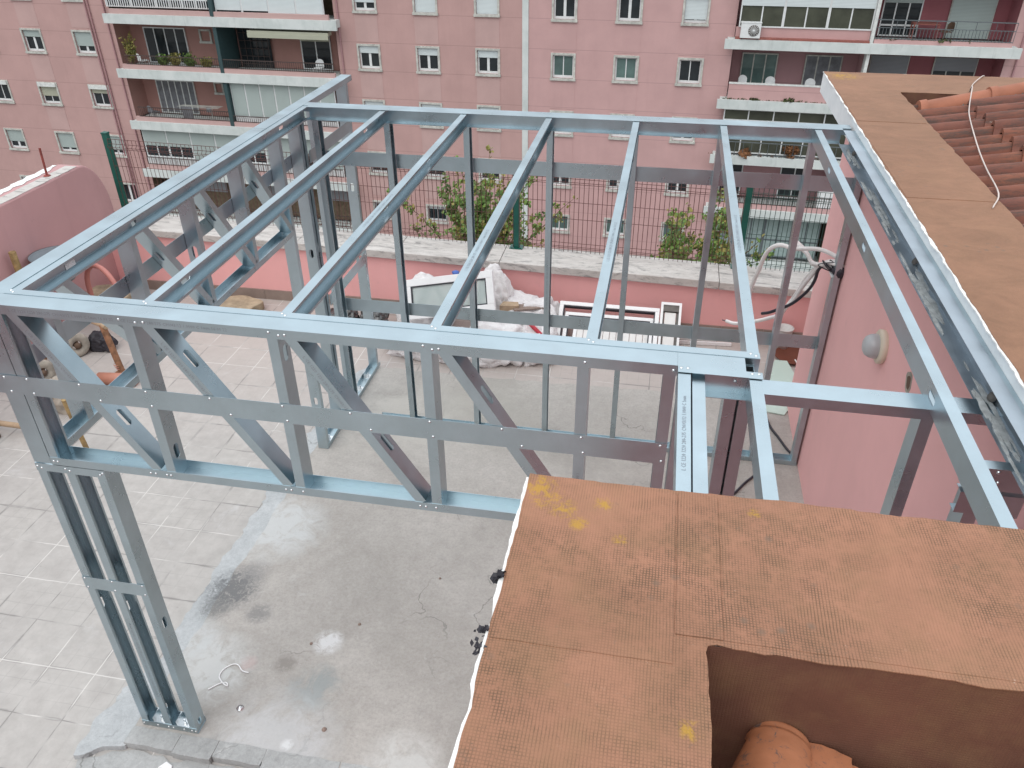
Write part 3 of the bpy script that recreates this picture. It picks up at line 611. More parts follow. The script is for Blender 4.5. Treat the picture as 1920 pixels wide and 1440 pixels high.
for q in range(3): b.poly(ragged([(3.17+.02*q, -2.2), (3.285+.035*q, -2.2), (3.285+.035*q, -1.29-.022*q), (3.235+.03*q, -1.272-.022*q), (3.17+.02*q, -1.268-.02*q)], .006, .012, q), 2.60-.012*q, 2.614-.012*q)
barrel(3.375, -1.328, 3.38, -2.2, 2.60, 2.67, .020, .024); b.poly(ragged([(3.20, -2.2), (4.2, -2.2), (4.2, -1.36), (3.20, -1.34)], .008, .03, 4), 2.565, 2.580)
barrel(3.53, -1.335, 3.53, -2.2, 2.595, 2.66, .032, .034)
b.obj('hip_tile', 'new_clay', house)
# broken patch in the plaster
b = MB(); pts = [V(4.1192, 1.385+.055*math.cos(a)*(1+.4*noise.noise(V(math.cos(a), math.sin(a), 2))), 2.02+.062*math.sin(a)*(1+.5*noise.noise(V(math.cos(a)*2, math.sin(a)*2, 5)))) for a in [2*math.pi*i/22 for i in range(22)]]
c0 = V(4.1192, 1.385, 2.02)
inn = [c0+(p-c0)*.62 for p in pts]
b.add(pts+inn, [(i, (i+1) % 22, 22+(i+1) % 22, 22+i) for i in range(22)], 0); b.add([q+V(-.0003, 0, 0) for q in inn], [tuple(range(22))], 1)
b.obj('broken_plaster', ['wheel_beige', 'wood_dark'], house)
# bulkhead lamp
lamp = thing('bulkhead_lamp', 'round cream bulkhead lamp with frosted dome on the pink house wall', 'lamp', (4.12, 1.93, 1.925))
b = MB(); b.lathe((0, 0, 0), [(.115, 0), (.118, .012), (.118, .035), (.105, .045), (.09, .047), (.0, .047)], 28, 0, V(-1, 0, 0)); b.obj('lamp_base', 'lamp_cream', lamp)
b = MB(); b.lathe((-.046, 0, 0), [(.084, 0), (.086, .02), (.080, .05), (.065, .078), (.042, .093), (.0, .100)], 28, 0, V(-1, 0, 0)); b.obj('lamp_glass', 'lamp_glass', lamp)
lamp.scale = (.8, .9, .86)
# ------------------------------------------------------------------ parapet, fence, left wall
par = thing('parapet_wall', 'low pink parapet wall with weathered stone coping at the far terrace edge', 'wall', (0, 5.5, 0))
def pz(x): return .607-.0213*x
b = MB(); xs = [-3.72, 8.]
def slope_box(b, x0, x1, y0, y1, f0, f1): b.hexa([(x0, y0, f0(x0)), (x1, y0, f0(x1)), (x1, y1, f0(x1)), (x0, y1, f0(x0)), (x0, y0, f1(x0)), (x1, y0, f1(x1)), (x1, y1, f1(x1)), (x0, y1, f1(x0))])
slope_box(b, -3.9, 8, 5.50, 5.86, lambda x: -.25, pz); o = b.obj('wall', 'parapet_pink', par); o.location = (0, -5.5, 0)
b = MB(); x = -3.62
while x < 8:
    L_ = 1.18; q = R.uniform(-.003, .003); slope_box(b, x, x+L_-.006, 5.445+q, 5.93, lambda t: pz(t)+.0005, lambda t: pz(t)+.085+q); x += L_
o = b.obj('coping', 'coping_stone', par, bevel=.006); o.location = (0, -5.5, 0)
b = MB(); x = -3.55
while x < 4.7:
    b.box(x, x+.44, 5.482, 5.4995, -.05, .075+R.uniform(-.003, .003)); x += .444
o = b.obj('skirting', 'skirting_stone', par); o.location = (0, -5.5, 0)
fence = thing('mesh_fence', 'welded wire mesh fence with green posts on the parapet coping', 'fence', (0, 5.88, .6))
def fz(x): return pz(x)+.085
for px in (-3.62, 1.215, 3.66, 6.1):
    b = MB(); z = fz(px); b.box(px-.032, px+.032, 5.85, 5.91, z, z+.955); b.box(px-.036, px+.036, 5.846, 5.914, z+.955, z+.972); b.box(px-.075, px+.075, 5.82, 5.94, z, z+.008)
    for sx in (-.05, .05): b.cyl((px+sx, 5.835, z+.008), (0, 0, 1), .009, .008, 8)
    o = b.obj('post', 'fence_green', fence); o.location = (0, -5.88, -.6)
def panel(x0, x1, nm, mat='fence_wire'):
    b = MB(); prof = [(0, .015), (0, .06), (-.03, .09), (0, .12), (0, .40), (0, .62), (0, .79), (-.03, .82), (0, .85), (0, .905)]
    n = int((x1-x0)/.05)
    for i in range(n+1):
        x = x0+(x1-x0)*i/n; b.tube([(x, 5.845+dy, fz(x)+dz) for dy, dz in prof], .0032, 4)
    for dz, dy in ((.06, 0), (.09, -.03), (.12, 0), (.40, 0), (.59, 0), (.79, 0), (.82, -.03), (.85, 0), (.905, 0)):
        b.tube([(x0, 5.849+dy, fz(x0)+dz), (x1, 5.849+dy, fz(x1)+dz)], .003, 4)
    o = b.obj(nm, mat, fence); o.location = (0, -5.88, -.6)
panel(-3.59, -1.19, 'mesh_panel'); panel(-1.18, 1.18, 'mesh_panel'); panel(1.25, 3.62, 'mesh_panel'); panel(3.70, 6.06, 'mesh_panel', 'fence_wire_green')
side = thing('boundary_wall', 'mauve pink boundary wall with rounded end and flaking whitewashed top on the left', 'wall', (-3.8, 5, 0))
b = MB(); x0, x1 = -3.98, -3.68; top = 1.50; pr = [(-7, -.25), (-7, top)]+[(5.35+.40*math.sin(a), top-.62+.62*math.cos(a)) for a in [math.pi/2*i/12 for i in range(13)]]+[(5.76, -.25)]
n = len(pr); b.add([(x1, y, z) for y, z in pr]+[(x0, y, z) for y, z in pr], [tuple(range(n)), tuple(range(n, 2*n))[::-1]]+[(i, n+i, n+(i+1) % n, (i+1) % n) for i in range(n)])
o = b.obj('wall', 'side_wall_pink', side, bevel=.02); o.location = (3.8, -5, 0)
b = MB(); b.poly(ragged([(-3.985, -7), (-3.90, -7), (-3.89, 5.1), (-3.93, 5.34), (-3.985, 5.34)], .035, .05, 2), top+.0035, top+.006); o = b.obj('whitewash', 'plaster_white', side); o.location = (3.8, -5, 0)
b = MB(); b.poly(ragged([(-3.83, -7), (-3.69, -7), (-3.69, 5.35), (-3.83, 5.35)], .01, .08, 5), top+.0002, top+.003); o = b.obj('dirty_cap', 'coping_stone', side); o.location = (3.8, -5, 0)
b = MB(); b.tube([(-3.80, 5.0, 1.505), (-3.80, 5.02, 1.80)], .012, 8); b.lathe((-3.80, 5.0, 1.506), [(.04, 0), (.03, .008), (.012, .012)], 10)
tag(b.obj('steel_bar', 'rusty_steel'), 'rusty reddish steel bar sticking up from the top of the left pink wall', 'steel bar')

# ------------------------------------------------------------------ apartment buildings across the street
AF = .035; GZ = -15.1; FD = 42.
def building(name, label, tc):
    n = (math.sin(AF), math.cos(AF)); t = (math.cos(AF), -math.sin(AF))
    r = thing(name, label, 'apartment building', (tc*t[0]+FD*n[0], tc*t[1]+FD*n[1], GZ), -AF); r['_tc'] = tc; return r
def bpart(b, name, mats, root, parent=None):
    o = b.obj(name, mats, parent or root)
    if parent is None: o.location = (-root['_tc'], -FD, -GZ)
    return o
def wall_holes(b, t0, t1, z0, z1, holes, y=FD, depth=.22, mi=0, extra_z=()):
    ts = sorted({t0, t1, *[v for h in holes for v in h[:2]]}); zs = sorted({z0, z1, *[v for h in holes for v in h[2:]], *extra_z})
    for i in range(len(ts)-1):
        for j in range(len(zs)-1):
            a, c, d, e = ts[i], ts[i+1], zs[j], zs[j+1]
            if any(h[0] <= a and c <= h[1] and h[2] <= d and e <= h[3] for h in holes): continue
            b.add([(a, y, d), (c, y, d), (c, y, e), (a, y, e)], [(0, 1, 2, 3)], mi)
    for (a, c, d, e) in holes:
        for q in ([(a, y, d), (a, y, e), (a, y+depth, e), (a, y+depth, d)], [(c, y, d), (c, y+depth, d), (c, y+depth, e), (c, y, e)], [(a, y, d), (a, y+depth, d), (c, y+depth, d), (c, y, d)], [(a, y, e), (c, y, e), (c, y+depth, e), (a, y+depth, e)]):
            b.add(q, [(0, 1, 2, 3)], mi)
def window(root, t, z, W=1.38, Hh=1.40, shut=.4, smat='shutter_white', box=0, style='two', glass='glass_dark', sash='window_white', y=FD, sur='surround_grey'):
    """t,z = outer lower left corner; returns the hole in the wall"""
    e = .10; h = (t+e, t+W-e, z+e, z+Hh-e)
    b = MB()
    b.box(t, t+W, y-.05, y+.02, z+Hh-e, z+Hh); b.box(t, t+e, y-.05, y+.02, z+e, z+Hh-e); b.box(t+W-e, t+W, y-.05, y+.02, z+e, z+Hh-e)
    b.box(t-.03, t+W+.03, y-.10, y+.05, z-.02, z+e)
    fr = bpart(b, 'window', sur, root)
    a, c, d, f = h; yy = y+.12
    b = MB(); q = .075
    b.box(a, a+q, yy, yy+.05, d, f); b.box(c-q, c, yy, yy+.05, d, f); b.box(a+q, c-q, yy, yy+.05, d, d+q+.05); b.box(a+q, c-q, yy, yy+.05, f-q, f)
    m_ = (a+c)/2; mw = .07 if style == 'two' else .025; b.box(m_-mw, m_+mw, yy-.005, yy+.045, d+q+.05, f-q)
    if style == 'bars':
        for i in range(9): b.tube([(a+.05+(c-a-.1)*i/8, yy-.06, d+.03), (a+.05+(c-a-.1)*i/8, yy-.06, f-.03)], .012, 4, 1)
    b.obj('sash', [sash, 'blue_green_paint'], fr)
    b = MB(); b.box(a+q, c-q, yy+.02, yy+.03, d+q+.05, f-q); b.obj('pane', glass, fr)
    if shut > 0:
        zt = f; b = MB(); b.box(a+.01, c-.01, yy-.055, yy-.03, zt-(f-d)*shut, zt); b.obj('shutter', smat, fr)
    if box:
        b = MB(); b.box(a-.02, c+.02, y-.12, yy, f-.16, f+.06); b.obj('shutter_box', 'stone_white', fr)
    return h
def slab(root, t0, t1, zt, th, y0=41.2, y1=43.3, band=None):
    b = MB(); b.box(t0, t1, y0, y0+.12, zt-th, zt); b.box(t0+.12, t1-.12, y0+.12, FD-.001, zt-th+.08, zt-.03); b.box(t0+.12, t1-.12, FD, y1, zt-th+.12, zt-.05)
    return bpart(b, 'balcony_slab', 'balcony_white', root)
def railing(root, t0, t1, z0, z1, y=41.35, sp=.13, mat='rail_dark', mid=None):
    b = MB(); n = int((t1-t0)/sp)
    for i in range(n+1): b.tube([(t0+(t1-t0)*i/n, y, z0), (t0+(t1-t0)*i/n, y, mid or z1)], .014, 4)
    b.box(t0, t1, y-.025, y+.025, z1-.04, z1); b.box(t0, t1, y-.015, y+.015, z0+.02, z0+.05)
    if mid:
        b.box(t0, t1, y-.015, y+.015, mid, mid+.03)
        for i in range(8): b.tube([(t0+(t1-t0)*i/7, y, mid), (t0+(t1-t0)*i/7, y, z1)], .014, 4)
    return bpart(b, 'railing', mat, root)
def glazed(root, t0, t1, z0, z1, units, y, glass='glass_olive', mat='window_white', sub=2, name='glazed_window', shut=None, smat='shutter_white', lower=None):
    """row of window units, each with sub leaves"""
    uw = (t1-t0)/units
    for i in range(units):
        a = t0+uw*i; c = a+uw; b = MB(); q = .06
        b.box(a, a+q, y, y+.08, z0, z1); b.box(c-q, c-.004, y, y+.08, z0, z1); b.box(a+q, c-q, y, y+.08, z0, z0+q); b.box(a+q, c-q, y, y+.08, z1-q, z1)
        for j in range(1, sub): x = a+uw*j/sub; b.box(x-.03, x+.03, y+.01, y+.07, z0+q, z1-q)
        if lower: b.box(a+q, c-q, y+.01, y+.07, lower-.04, lower+.04)
        fr = bpart(b, name, mat, root)
        b = MB(); b.box(a+q, c-q, y+.035, y+.045, z0+q, z1-q); b.obj('pane', glass, fr)
        if shut:
            s_ = shut[i % len(shut)]
            if s_ > 0: b = MB(); b.box(a+.05, c-.05, y-.03, y-.005, z1-(z1-z0)*s_, z1); b.obj('shutter', smat, fr)
def backwall(root, t0, t1, z0, z1, y, mat, holes=()):
    b = MB(); wall_holes(b, t0, t1, z0, z1, list(holes), y, .12)
    b.add([(t0, FD, z0), (t0, y, z0), (t0, y, z1), (t0, FD, z1)], [(0, 1, 2, 3)]); b.add([(t1, FD, z0), (t1, FD, z1), (t1, y, z1), (t1, y, z0)], [(0, 1, 2, 3)])
    bpart(b, 'loggia_wall', mat, root)
def pipe(root, t, z0, z1, dx=0):
    b = MB(); b.tube([(t, FD-.06, z0), (t+dx, FD-.06, z1)], .045, 8); bpart(b, 'drainpipe', 'facade_mauve', root)
FL = -2.42
# --- left building (salmon), with its bay of balconies
bl = building('apartment_building', 'salmon pink apartment building left of the white vertical joint', -20.)
LT = -30.85; RT = -17.0
holes = []
Lrows = {1: [(-40.7, .5, 'shutter_white', 0), (-37.3, .32, 'shutter_grey', 0), (-33.78, .66, 'shutter_grey', 0)],
         2: [(-40.8, 0, '', 1), (-37.29, .62, 'shutter_beige', 1), (-33.68, .36, 'shutter_beige', 1)],
         3: [(-40.9, .62, 'shutter_grey', 0), (-37.12, .78, 'shutter_grey', 0), (-33.6, .74, 'shutter_grey', 0)],
         4: [(-40.9, .4, 'shutter_white', 0), (-37.1, .4, 'shutter_white', 0), (-33.52, 0, '', 0)], 0: [(-40.7, .5, 'shutter_white', 0), (-37.3, .3, 'shutter_white', 0), (-33.8, .6, 'shutter_white', 0)]}
Z = {0: -2.25, 1: -5.19, 2: -8.27, 3: -11.29, 4: -14.40}
for k_, row in Lrows.items():
    for (t, sh, sm, bx) in row: holes.append(window(bl, t, Z[k_], 1.42, 1.40, sh, sm or 'shutter_white', bx, 'slide' if k_ == 2 else 'two'))
Zm = {-1: .56, 0: -2.40, 1: -5.37, 2: -8.33, 3: -11.30, 4: -14.06}
Msh = {-1: (.4, .4, .4), 0: (.66, 1., 1.), 1: (.32, .32, .32), 2: (.5, .5, .5), 3: (.0, .0, .0), 4: (.15, .2, .2)}
for k_ in Zm:
    for i, t in enumerate((-15.85, -12.45, -9.09)):
        holes.append(window(bl, t, Zm[k_], 1.36, 1.40 if k_ < 4 else 1.15, Msh[k_][i], 'shutter_white', 0, 'bars' if k_ >= 3 and i != 2 else 'two'))
bayL = (LT, RT, -15.1, .25)
b = MB()
wall_holes(b, -62, LT, GZ, 4, [h for h in holes if h[1] < LT]); wall_holes(b, RT, -6.52, GZ, 4, [h for h in holes if h[0] > RT]); wall_holes(b, LT, RT, .26, 4, [])
b.box(-62, -6.52, FD+3, FD+12, GZ, 4); b.box(-62.1, -6.5, FD-.1, FD+12.1, 4.001, 4.3)
for t in (-37.25, -33.7):
    for k_ in range(4): b.box(t+.05, t+1.38, FD-.012, FD+.01, Z[k_+1]+1.52, Z[k_]-.12, 1)
for t in (-15.85, -12.45, -9.09):
    for k_ in range(-1, 4): b.box(t+.03, t+1.33, FD-.012, FD+.01, Zm[k_+1]+1.50, Zm[k_]-.12, 1)
bpart(b, 'wall', ['facade_salmon', 'facade_light_panel'], bl)
for t, dx in ((-32.35, 0), (-32.15, 0), (-31.15, .0), (-16.75, .0)): pipe(bl, t, 4, GZ, dx)
zs = [-2.73, -5.71, -8.72, -11.69]
for i, z in enumerate(zs):
    slab(bl, LT+.05, RT+.42, z, .50)
    b = MB(); b.box(LT+.45, -24.02, 41.33, 41.5, z-.05, z+.25); b.box(-23.86, RT-.05, 41.33, 41.5, z-.05, z+.25); bpart(b, 'balcony_upstand', 'facade_light_panel', bl)
slab(bl, LT+.05, RT+.42, .25, .5); slab(bl, LT+.05, RT+.42, -14.7, .3)
# storey under the first slab: open loggias
for i, (z0, z1) in enumerate(((-5.75, -3.2), (-8.75, -6.2), (-11.72, -9.2), (-14.75, -12.2), (-2.75, -.3))):
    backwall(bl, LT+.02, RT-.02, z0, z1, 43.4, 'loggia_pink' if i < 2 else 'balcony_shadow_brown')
z0 = -5.72
glazed(bl, -29.9, -27.15, -5.72, -3.72, 1, 43.3, 'glass_dark', 'window_white', 4, 'balcony_door')
window(bl, -26.25, -4.5, .78, .75, 0, style='slide', y=43.36); glazed(bl, -19.85, -18.0, -5.72, -3.75, 1, 43.3, 'glass_dark', 'window_white', 2, 'balcony_door', [.22], 'shutter_beige')
b = MB(); b.box(-24.06, -23.84, 41.3, 43.35, -5.72, -3.22); bpart(b, 'balcony_divider', 'blue_green_paint', bl)
b = MB()
for i in range(6): b.tube([(-23.6+.36*i, 43.1, -5.7), (-23.6+.36*i, 43.1, -3.6)], .02, 4)
for i in range(5): b.tube([(-23.6, 43.1, -5.5+.42*i), (-21.8, 43.1, -5.5+.42*i)], .02, 4)
b.box(-23.7, -21.7, 43.2, 43.28, -5.72, -3.3, 1); bpart(b, 'iron_screen', ['rail_dark', 'glass_dark'], bl)
b = MB(); b.box(-21.95, -17.15, 41.25, 41.75, -3.52, -3.36); b.box(-21.95, -17.15, 41.22, 41.25, -3.72, -3.50); b.box(-21.7, -17.3, 41.7, 43.3, -3.40, -3.32); bpart(b, 'awning', 'shutter_beige', bl)
railing(bl, -30.1, -24.1, -5.46, -4.93); railing(bl, -23.8, -17.1, -5.46, -4.95)
# storey 2
glazed(bl, -29.9, -27.3, -8.7, -6.72, 1, 43.3, 'curtain_grey', 'stone_white', 6, 'balcony_door'); window(bl, -25.95, -7.42, .62, .72, 0, style='slide', y=43.36, sash='terracotta_band')
b = MB(); b.box(-24.08, -23.84, 41.3, 43.3, -8.7, -6.25); bpart(b, 'balcony_divider', 'blue_green_paint', bl)
railing(bl, -30.1, -24.1, -8.46, -7.88)
glazed(bl, -23.8, -17.3, -8.12, -6.28, 7, 41.55, 'glass_dark', 'window_white', 1, 'glazed_window', [1.], 'shutter_grey'); railing(bl, -23.8, -17.3, -8.46, -8.1, mat='rail_dark'); b = MB(); b.box(-23.8, -17.3, 41.55, 41.6, -8.6, -8.12); bpart(b, 'spandrel', 'window_white', bl)
# storey 3
glazed(bl, -30.45, -17.3, -10.98, -9.3, 8, 41.6, 'glass_dark', 'window_white', 2, 'glazed_window', [.58, .58, 1., 1., .6, 1., .6, 1.], 'shutter_grey'); b = MB(); b.box(-30.45, -17.3, 41.55, 41.62, -11.6, -11.0); bpart(b, 'spandrel', 'window_white', bl); railing(bl, -30.4, -17.3, -11.42, -10.95, 41.4, .16)
# storey 4: dark ground floor loggia
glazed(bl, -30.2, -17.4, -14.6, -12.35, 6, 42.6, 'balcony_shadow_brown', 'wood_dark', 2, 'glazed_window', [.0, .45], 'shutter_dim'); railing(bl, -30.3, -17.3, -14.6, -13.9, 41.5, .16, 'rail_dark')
# top storey visible above slab 0
glazed(bl, -30.65, -24.15, -2.40, -.4, 4, 41.55, 'glass_dark', 'window_white', 2, 'glazed_window', lower=-1.95)
b = MB()
for i in range(44): x = -30.5+6.2*i/43; b.box(x-.022, x+.022, 41.50, 41.54, -2.36, -1.95)
bpart(b, 'baluster_row', 'window_white', bl)
glazed(bl, -23.8, -17.35, -2.62, -.4, 4, 41.55, 'glass_dark', 'window_white', 1, 'glazed_window', [.90, .90, 1., 1.], 'shutter_white')
b = MB(); b.box(-24.06, -23.84, 41.3, 42., -2.7, -.3); bpart(b, 'balcony_divider', 'blue_green_paint', bl)
# --- right building (rose)
br = building('apartment_building', 'rose pink apartment building right of the white vertical joint', 5.)
holes = []
Zr = {-1: .5, 0: -2.53, 1: -5.42, 2: -8.38, 3: -11.32, 4: -14.06}
for k_ in Zr:
    for i, t in enumerate((-4.97, -1.66, 1.62)):
        sh = {0: (0, 0, .86), 1: (0, 0, 0), 2: (.6, .5, .7), 3: (.35, .35, .35), 4: (0, 0, 0), -1: (.3, .3, .3)}[k_][i]
        holes.append(window(br, t, Zr[k_], 1.32, 1.36 if k_ < 4 else 1.14, sh, 'shutter_white', 0, 'slide' if k_ in (1, 4) else 'two', 'glass_green' if k_ == 4 or (k_ == 1 and i < 2) else 'glass_dark', 'window_white', sur='surround_grey'))
LB, MBt, RB = 4.28, 10.62, 16.85
b = MB(); wall_holes(b, -6.18, LB, GZ, 4, holes); wall_holes(b, RB, 34, GZ, 4, []); wall_holes(b, LB, RB, .3, 4, [])
b.box(-6.18, 34, FD+3, FD+12, GZ, 4.); b.box(-6.2, 34.1, FD-.1, FD+12.1, 4.001, 4.3)
for t in (-4.97, -1.66, 1.62):
    for k_ in range(-1, 4): b.box(t+.0, t+1.32, FD-.012, FD+.01, Zr[k_+1]+1.46, Zr[k_]-.12, 1)
bpart(b, 'wall', ['facade_rose', 'facade_rose'], br)
b = MB(); b.box(-6.515, -6.185, FD-.04, FD+.3, GZ, 4.); bpart(b, 'expansion_joint_cover', 'balcony_white', br)
pipe(br, 17.35, 4, GZ)
zr = [-2.98, -5.85, -8.68, -11.55]
for z in zr: slab(br, LB-.45, RB+.35, z, .46)
slab(br, LB-.45, RB+.35, .3, .46); slab(br, LB-.45, RB+.35, -14.75, .3)
for i, (z0, z1) in enumerate(((-2.99, -.2), (-5.87, -3.45), (-8.7, -6.31), (-11.57, -9.14), (-14.7, -12.0))):
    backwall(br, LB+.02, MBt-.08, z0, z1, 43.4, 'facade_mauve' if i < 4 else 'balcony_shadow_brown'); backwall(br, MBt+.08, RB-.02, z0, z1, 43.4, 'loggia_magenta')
    b = MB(); b.box(MBt-.075, MBt+.075, 41.35, 43.4, z0, z1); bpart(b, 'balcony_divider', 'stone_white', br)
# top storey
b = MB(); b.box(LB+.02, MBt-.09, 41.55, 41.7, -2.99, -2.47); bpart(b, 'balcony_upstand', 'facade_rose', br)
glazed(br, 4.40, 10.54, -2.46, -.8, 3, 41.5, 'glass_olive', 'window_white', 2, 'glazed_window', [.42], 'shutter_white')
b = MB(); b.box(LB+.02, MBt-.09, 41.25, 41.54, -2.979, -2.90); bpart(b, 'red_ledge', 'terracotta_band', br)
glazed(br, 11.15, 12.95, -2.95, -.6, 1, 43.3, 'glass_dark', 'window_white', 3, 'balcony_door', [.36], 'shutter_grey', lower=-2.45); glazed(br, 14.2, 16.2, -2.95, -.6, 1, 43.3, 'glass_dark', 'surround_grey', 1, 'balcony_door', [1.], 'shutter_grey')
b = MB(); b.box(MBt+.1, RB-.1, 41.33, 41.5, -2.99, -2.80); bpart(b, 'balcony_upstand', 'facade_rose', br)
railing(br, MBt+.1, RB-.1, -2.80, -1.92, 41.38, .15, 'rail_grey', mid=-2.30)
# storey 1
b = MB(); b.box(LB+.03, RB-.02, 41.35, 41.5, -5.87, -5.10); b.box(LB+.03, RB-.02, 41.33, 41.52, -5.10, -5.04, 1); bpart(b, 'balcony_upstand', ['facade_rose', 'stone_white'], br)
glazed(br, 4.85, 6.65, -5.8, -3.95, 1, 43.3, 'glass_green', 'surround_grey', 3, 'balcony_door'); glazed(br, 8.0, 9.8, -5.8, -3.95, 1, 43.3, 'curtain_grey', 'surround_grey', 3, 'balcony_door')
glazed(br, 11.1, 12.95, -5.8, -3.85, 1, 43.3, 'glass_dark', 'surround_grey', 1, 'balcony_door', [1.], 'shutter_dim'); glazed(br, 14.1, 16.1, -5.8, -3.85, 1, 43.3, 'glass_dark', 'surround_grey', 3, 'balcony_door', [.32], 'shutter_dim')
# storey 2
glazed(br, 4.25, 10.5, -6.95, -6.36, 1, 41.55, 'glass_olive', 'window_white', 5, 'glazed_window'); glazed(br, 4.25, 10.5, -8.62, -6.97, 1, 41.55, 'glass_olive', 'window_white', 6, 'glazed_window'); railing(br, 4.2, 10.5, -8.66, -7.95, 41.3, .4, 'rail_grey')
glazed(br, 10.8, 16.7, -8.62, -6.36, 4, 41.55, 'glass_dark', 'window_white', 2, 'glazed_window')
# storey 3
glazed(br, 4.55, 5.75, -11.5, -9.3, 1, 43.3, 'glass_dark', 'window_white', 2, 'balcony_door'); glazed(br, 7.75, 9.3, -11.5, -9.3, 1, 43.3, 'glass_dark', 'window_white', 2, 'balcony_door')
b = MB(); b.box(LB+.02, MBt-.1, 41.35, 41.5, -11.57, -11.30); bpart(b, 'balcony_upstand', 'facade_rose', br); railing(br, 4.3, 10.5, -11.30, -10.72, 41.4, .12, 'rail_dark')
b = MB(); b.box(9.7, 10.5, 41.4, 42., -11.5, -10.3); bpart(b, 'storage_box', 'window_white', br)
# storey 4
glazed(br, 4.35, 10.3, -14.6, -12.2, 4, 42.2, 'door_teal', 'rail_grey', 2, 'glazed_window', lower=-13.6); glazed(br, 10.9, 16.7, -14.6, -12.2, 3, 42.2, 'door_teal', 'rail_grey', 2, 'glazed_window')
b = MB(); b.box(-40, 30, 39.2, 39.35, GZ, GZ+.5); tag(b.obj('street_wall', 'surround_grey'), 'low grey kerb wall along the foot of the two pink buildings', 'wall')
def F(t, y, z): return V(t*math.cos(AF)+y*math.sin(AF), -t*math.sin(AF)+y*math.cos(AF), z)
# air conditioner
ac = thing('air_conditioner', 'white outdoor air conditioner unit standing on the stained balcony ledge', 'air conditioner', F(4.98, 41.3, -2.96), -AF)
b = MB(); b.box(-.47, .47, -.18, .16, .06, .74); b.box(-.49, .49, -.20, .18, .74, .77); b.obj('casing', 'window_white', ac, bevel=.01)
b = MB(); b.lathe((.14, -.181, .40), [(.26, 0), (.26, .012), (.0, .012)], 24, 0, V(0, -1, 0)); b.obj('fan_grille', 'rubber_grey', ac)
b = MB()
for i in range(8): a = math.pi*i/8; b.tube([(.14-.25*math.cos(a), -.200, .40-.25*math.sin(a)), (.14+.25*math.cos(a), -.200, .40+.25*math.sin(a))], .008, 4)
b.lathe((.14, -.2, .40), [(.05, 0), (.05, .015), (0, .015)], 12, 0, V(0, -1, 0)); b.obj('fan_guard', 'window_white', ac)
b = MB(); b.box(-.40, -.34, -.15, .15, 0, .06); b.box(.34, .40, -.15, .15, 0, .06); b.obj('feet', 'rail_dark', ac)
# balcony furniture
def chair(t, y, z, rz, label, mat='window_white', s=1., group=None):
    r = thing('balcony_chair', label, 'chair', F(t, y, z), rz-AF, group)
    b = MB(); b.box(-.24, .24, -.22, .22, .40, .43); b.obj('seat', mat, r)
    b = MB(); n = 9; vs = []
    for i in range(n):
        a = math.pi*(.08+.84*i/(n-1)); x, yy = .26*math.cos(a), .20+.10*math.sin(a)
        vs += [(x, yy, .44), (x, yy, .62+.22*math.sin(a)), (x, yy+.02, .62+.22*math.sin(a)), (x, yy+.02, .44)]
    for i in range(n-1):
        o_ = 4*i; b.add(vs[o_:o_+8], [(0, 4, 5, 1), (1, 5, 6, 2), (2, 6, 7, 3), (3, 7, 4, 0)])
    b.obj('backrest', mat, r)
    for sx in (-1, 1):
        for sy_ in (-1, 1): b = MB(); b.tube([(sx*.21, sy_*.19, .40), (sx*.25, sy_*.23, 0)], .018, 5); b.obj('leg', mat, r)
    return r
chair(6.4, 42.1, -5.72, .2, 'white rounded plastic chair beside the green curtained balcony door', group='white plastic balcony chairs'); chair(5.1, 42.2, -5.72, .5, 'white plastic chair barely showing above the balcony wall, left one', group='white plastic balcony chairs'); chair(8.3, 42.0, -5.72, 0, 'white plastic chair in front of the right curtained balcony door', group='white plastic balcony chairs')
chair(-29.4, 42.0, -5.76, 2.6, 'white slatted chair at the left end of the planted balcony'); chair(-29.6, 42.1, -8.76, 2.8, 'grey padded lounge chair on the balcony with the drying rack', 'curtain_grey')
chair(14.0, 42.4, -2.95, -1.2, 'dark folding chair on the upper right balcony', 'wood_dark'); chair(-18.3, 42., -5.76, 0, 'white wire chair by the balcony door at the right end')
tb = thing('balcony_table', 'dark red table against the magenta wall of the upper right balcony', 'table', F(13.1, 42.6, -2.95), -AF)
b = MB(); b.box(-.6, .6, -.35, .35, .70, .74); b.obj('table_top', 'terracotta_band', tb)
for sx in (-.55, .55):
    for q in (-.3, .3): b = MB(); b.box(sx-.03, sx+.03, q-.03, q+.03, 0, .70); b.obj('leg', 'terracotta_band', tb)
rk = thing('drying_rack', 'folding clothes drying rack with laundry on the second balcony', 'drying rack', F(-26.4, 41.9, -8.75), -AF)
b = MB()
for q in (-.9, .9): b.tube([(q, -.25, 0), (q*.9, .25, .9)], .015, 5); b.tube([(q, .25, 0), (q*.9, -.25, .9)], .015, 5)
for i in range(6): b.tube([(-1.2, -.3+.12*i, .92+.03*math.sin(i)), (1.5, -.3+.12*i, .92)], .01, 4)
b.obj('rack_frame', 'surround_grey', rk)
b = MB(); b.box(-.9, -.25, -.32, -.28, .25, .95); b.box(.7, 1.0, -.25, -.22, .68, .95); b.obj('laundry', 'curtain_grey', rk)
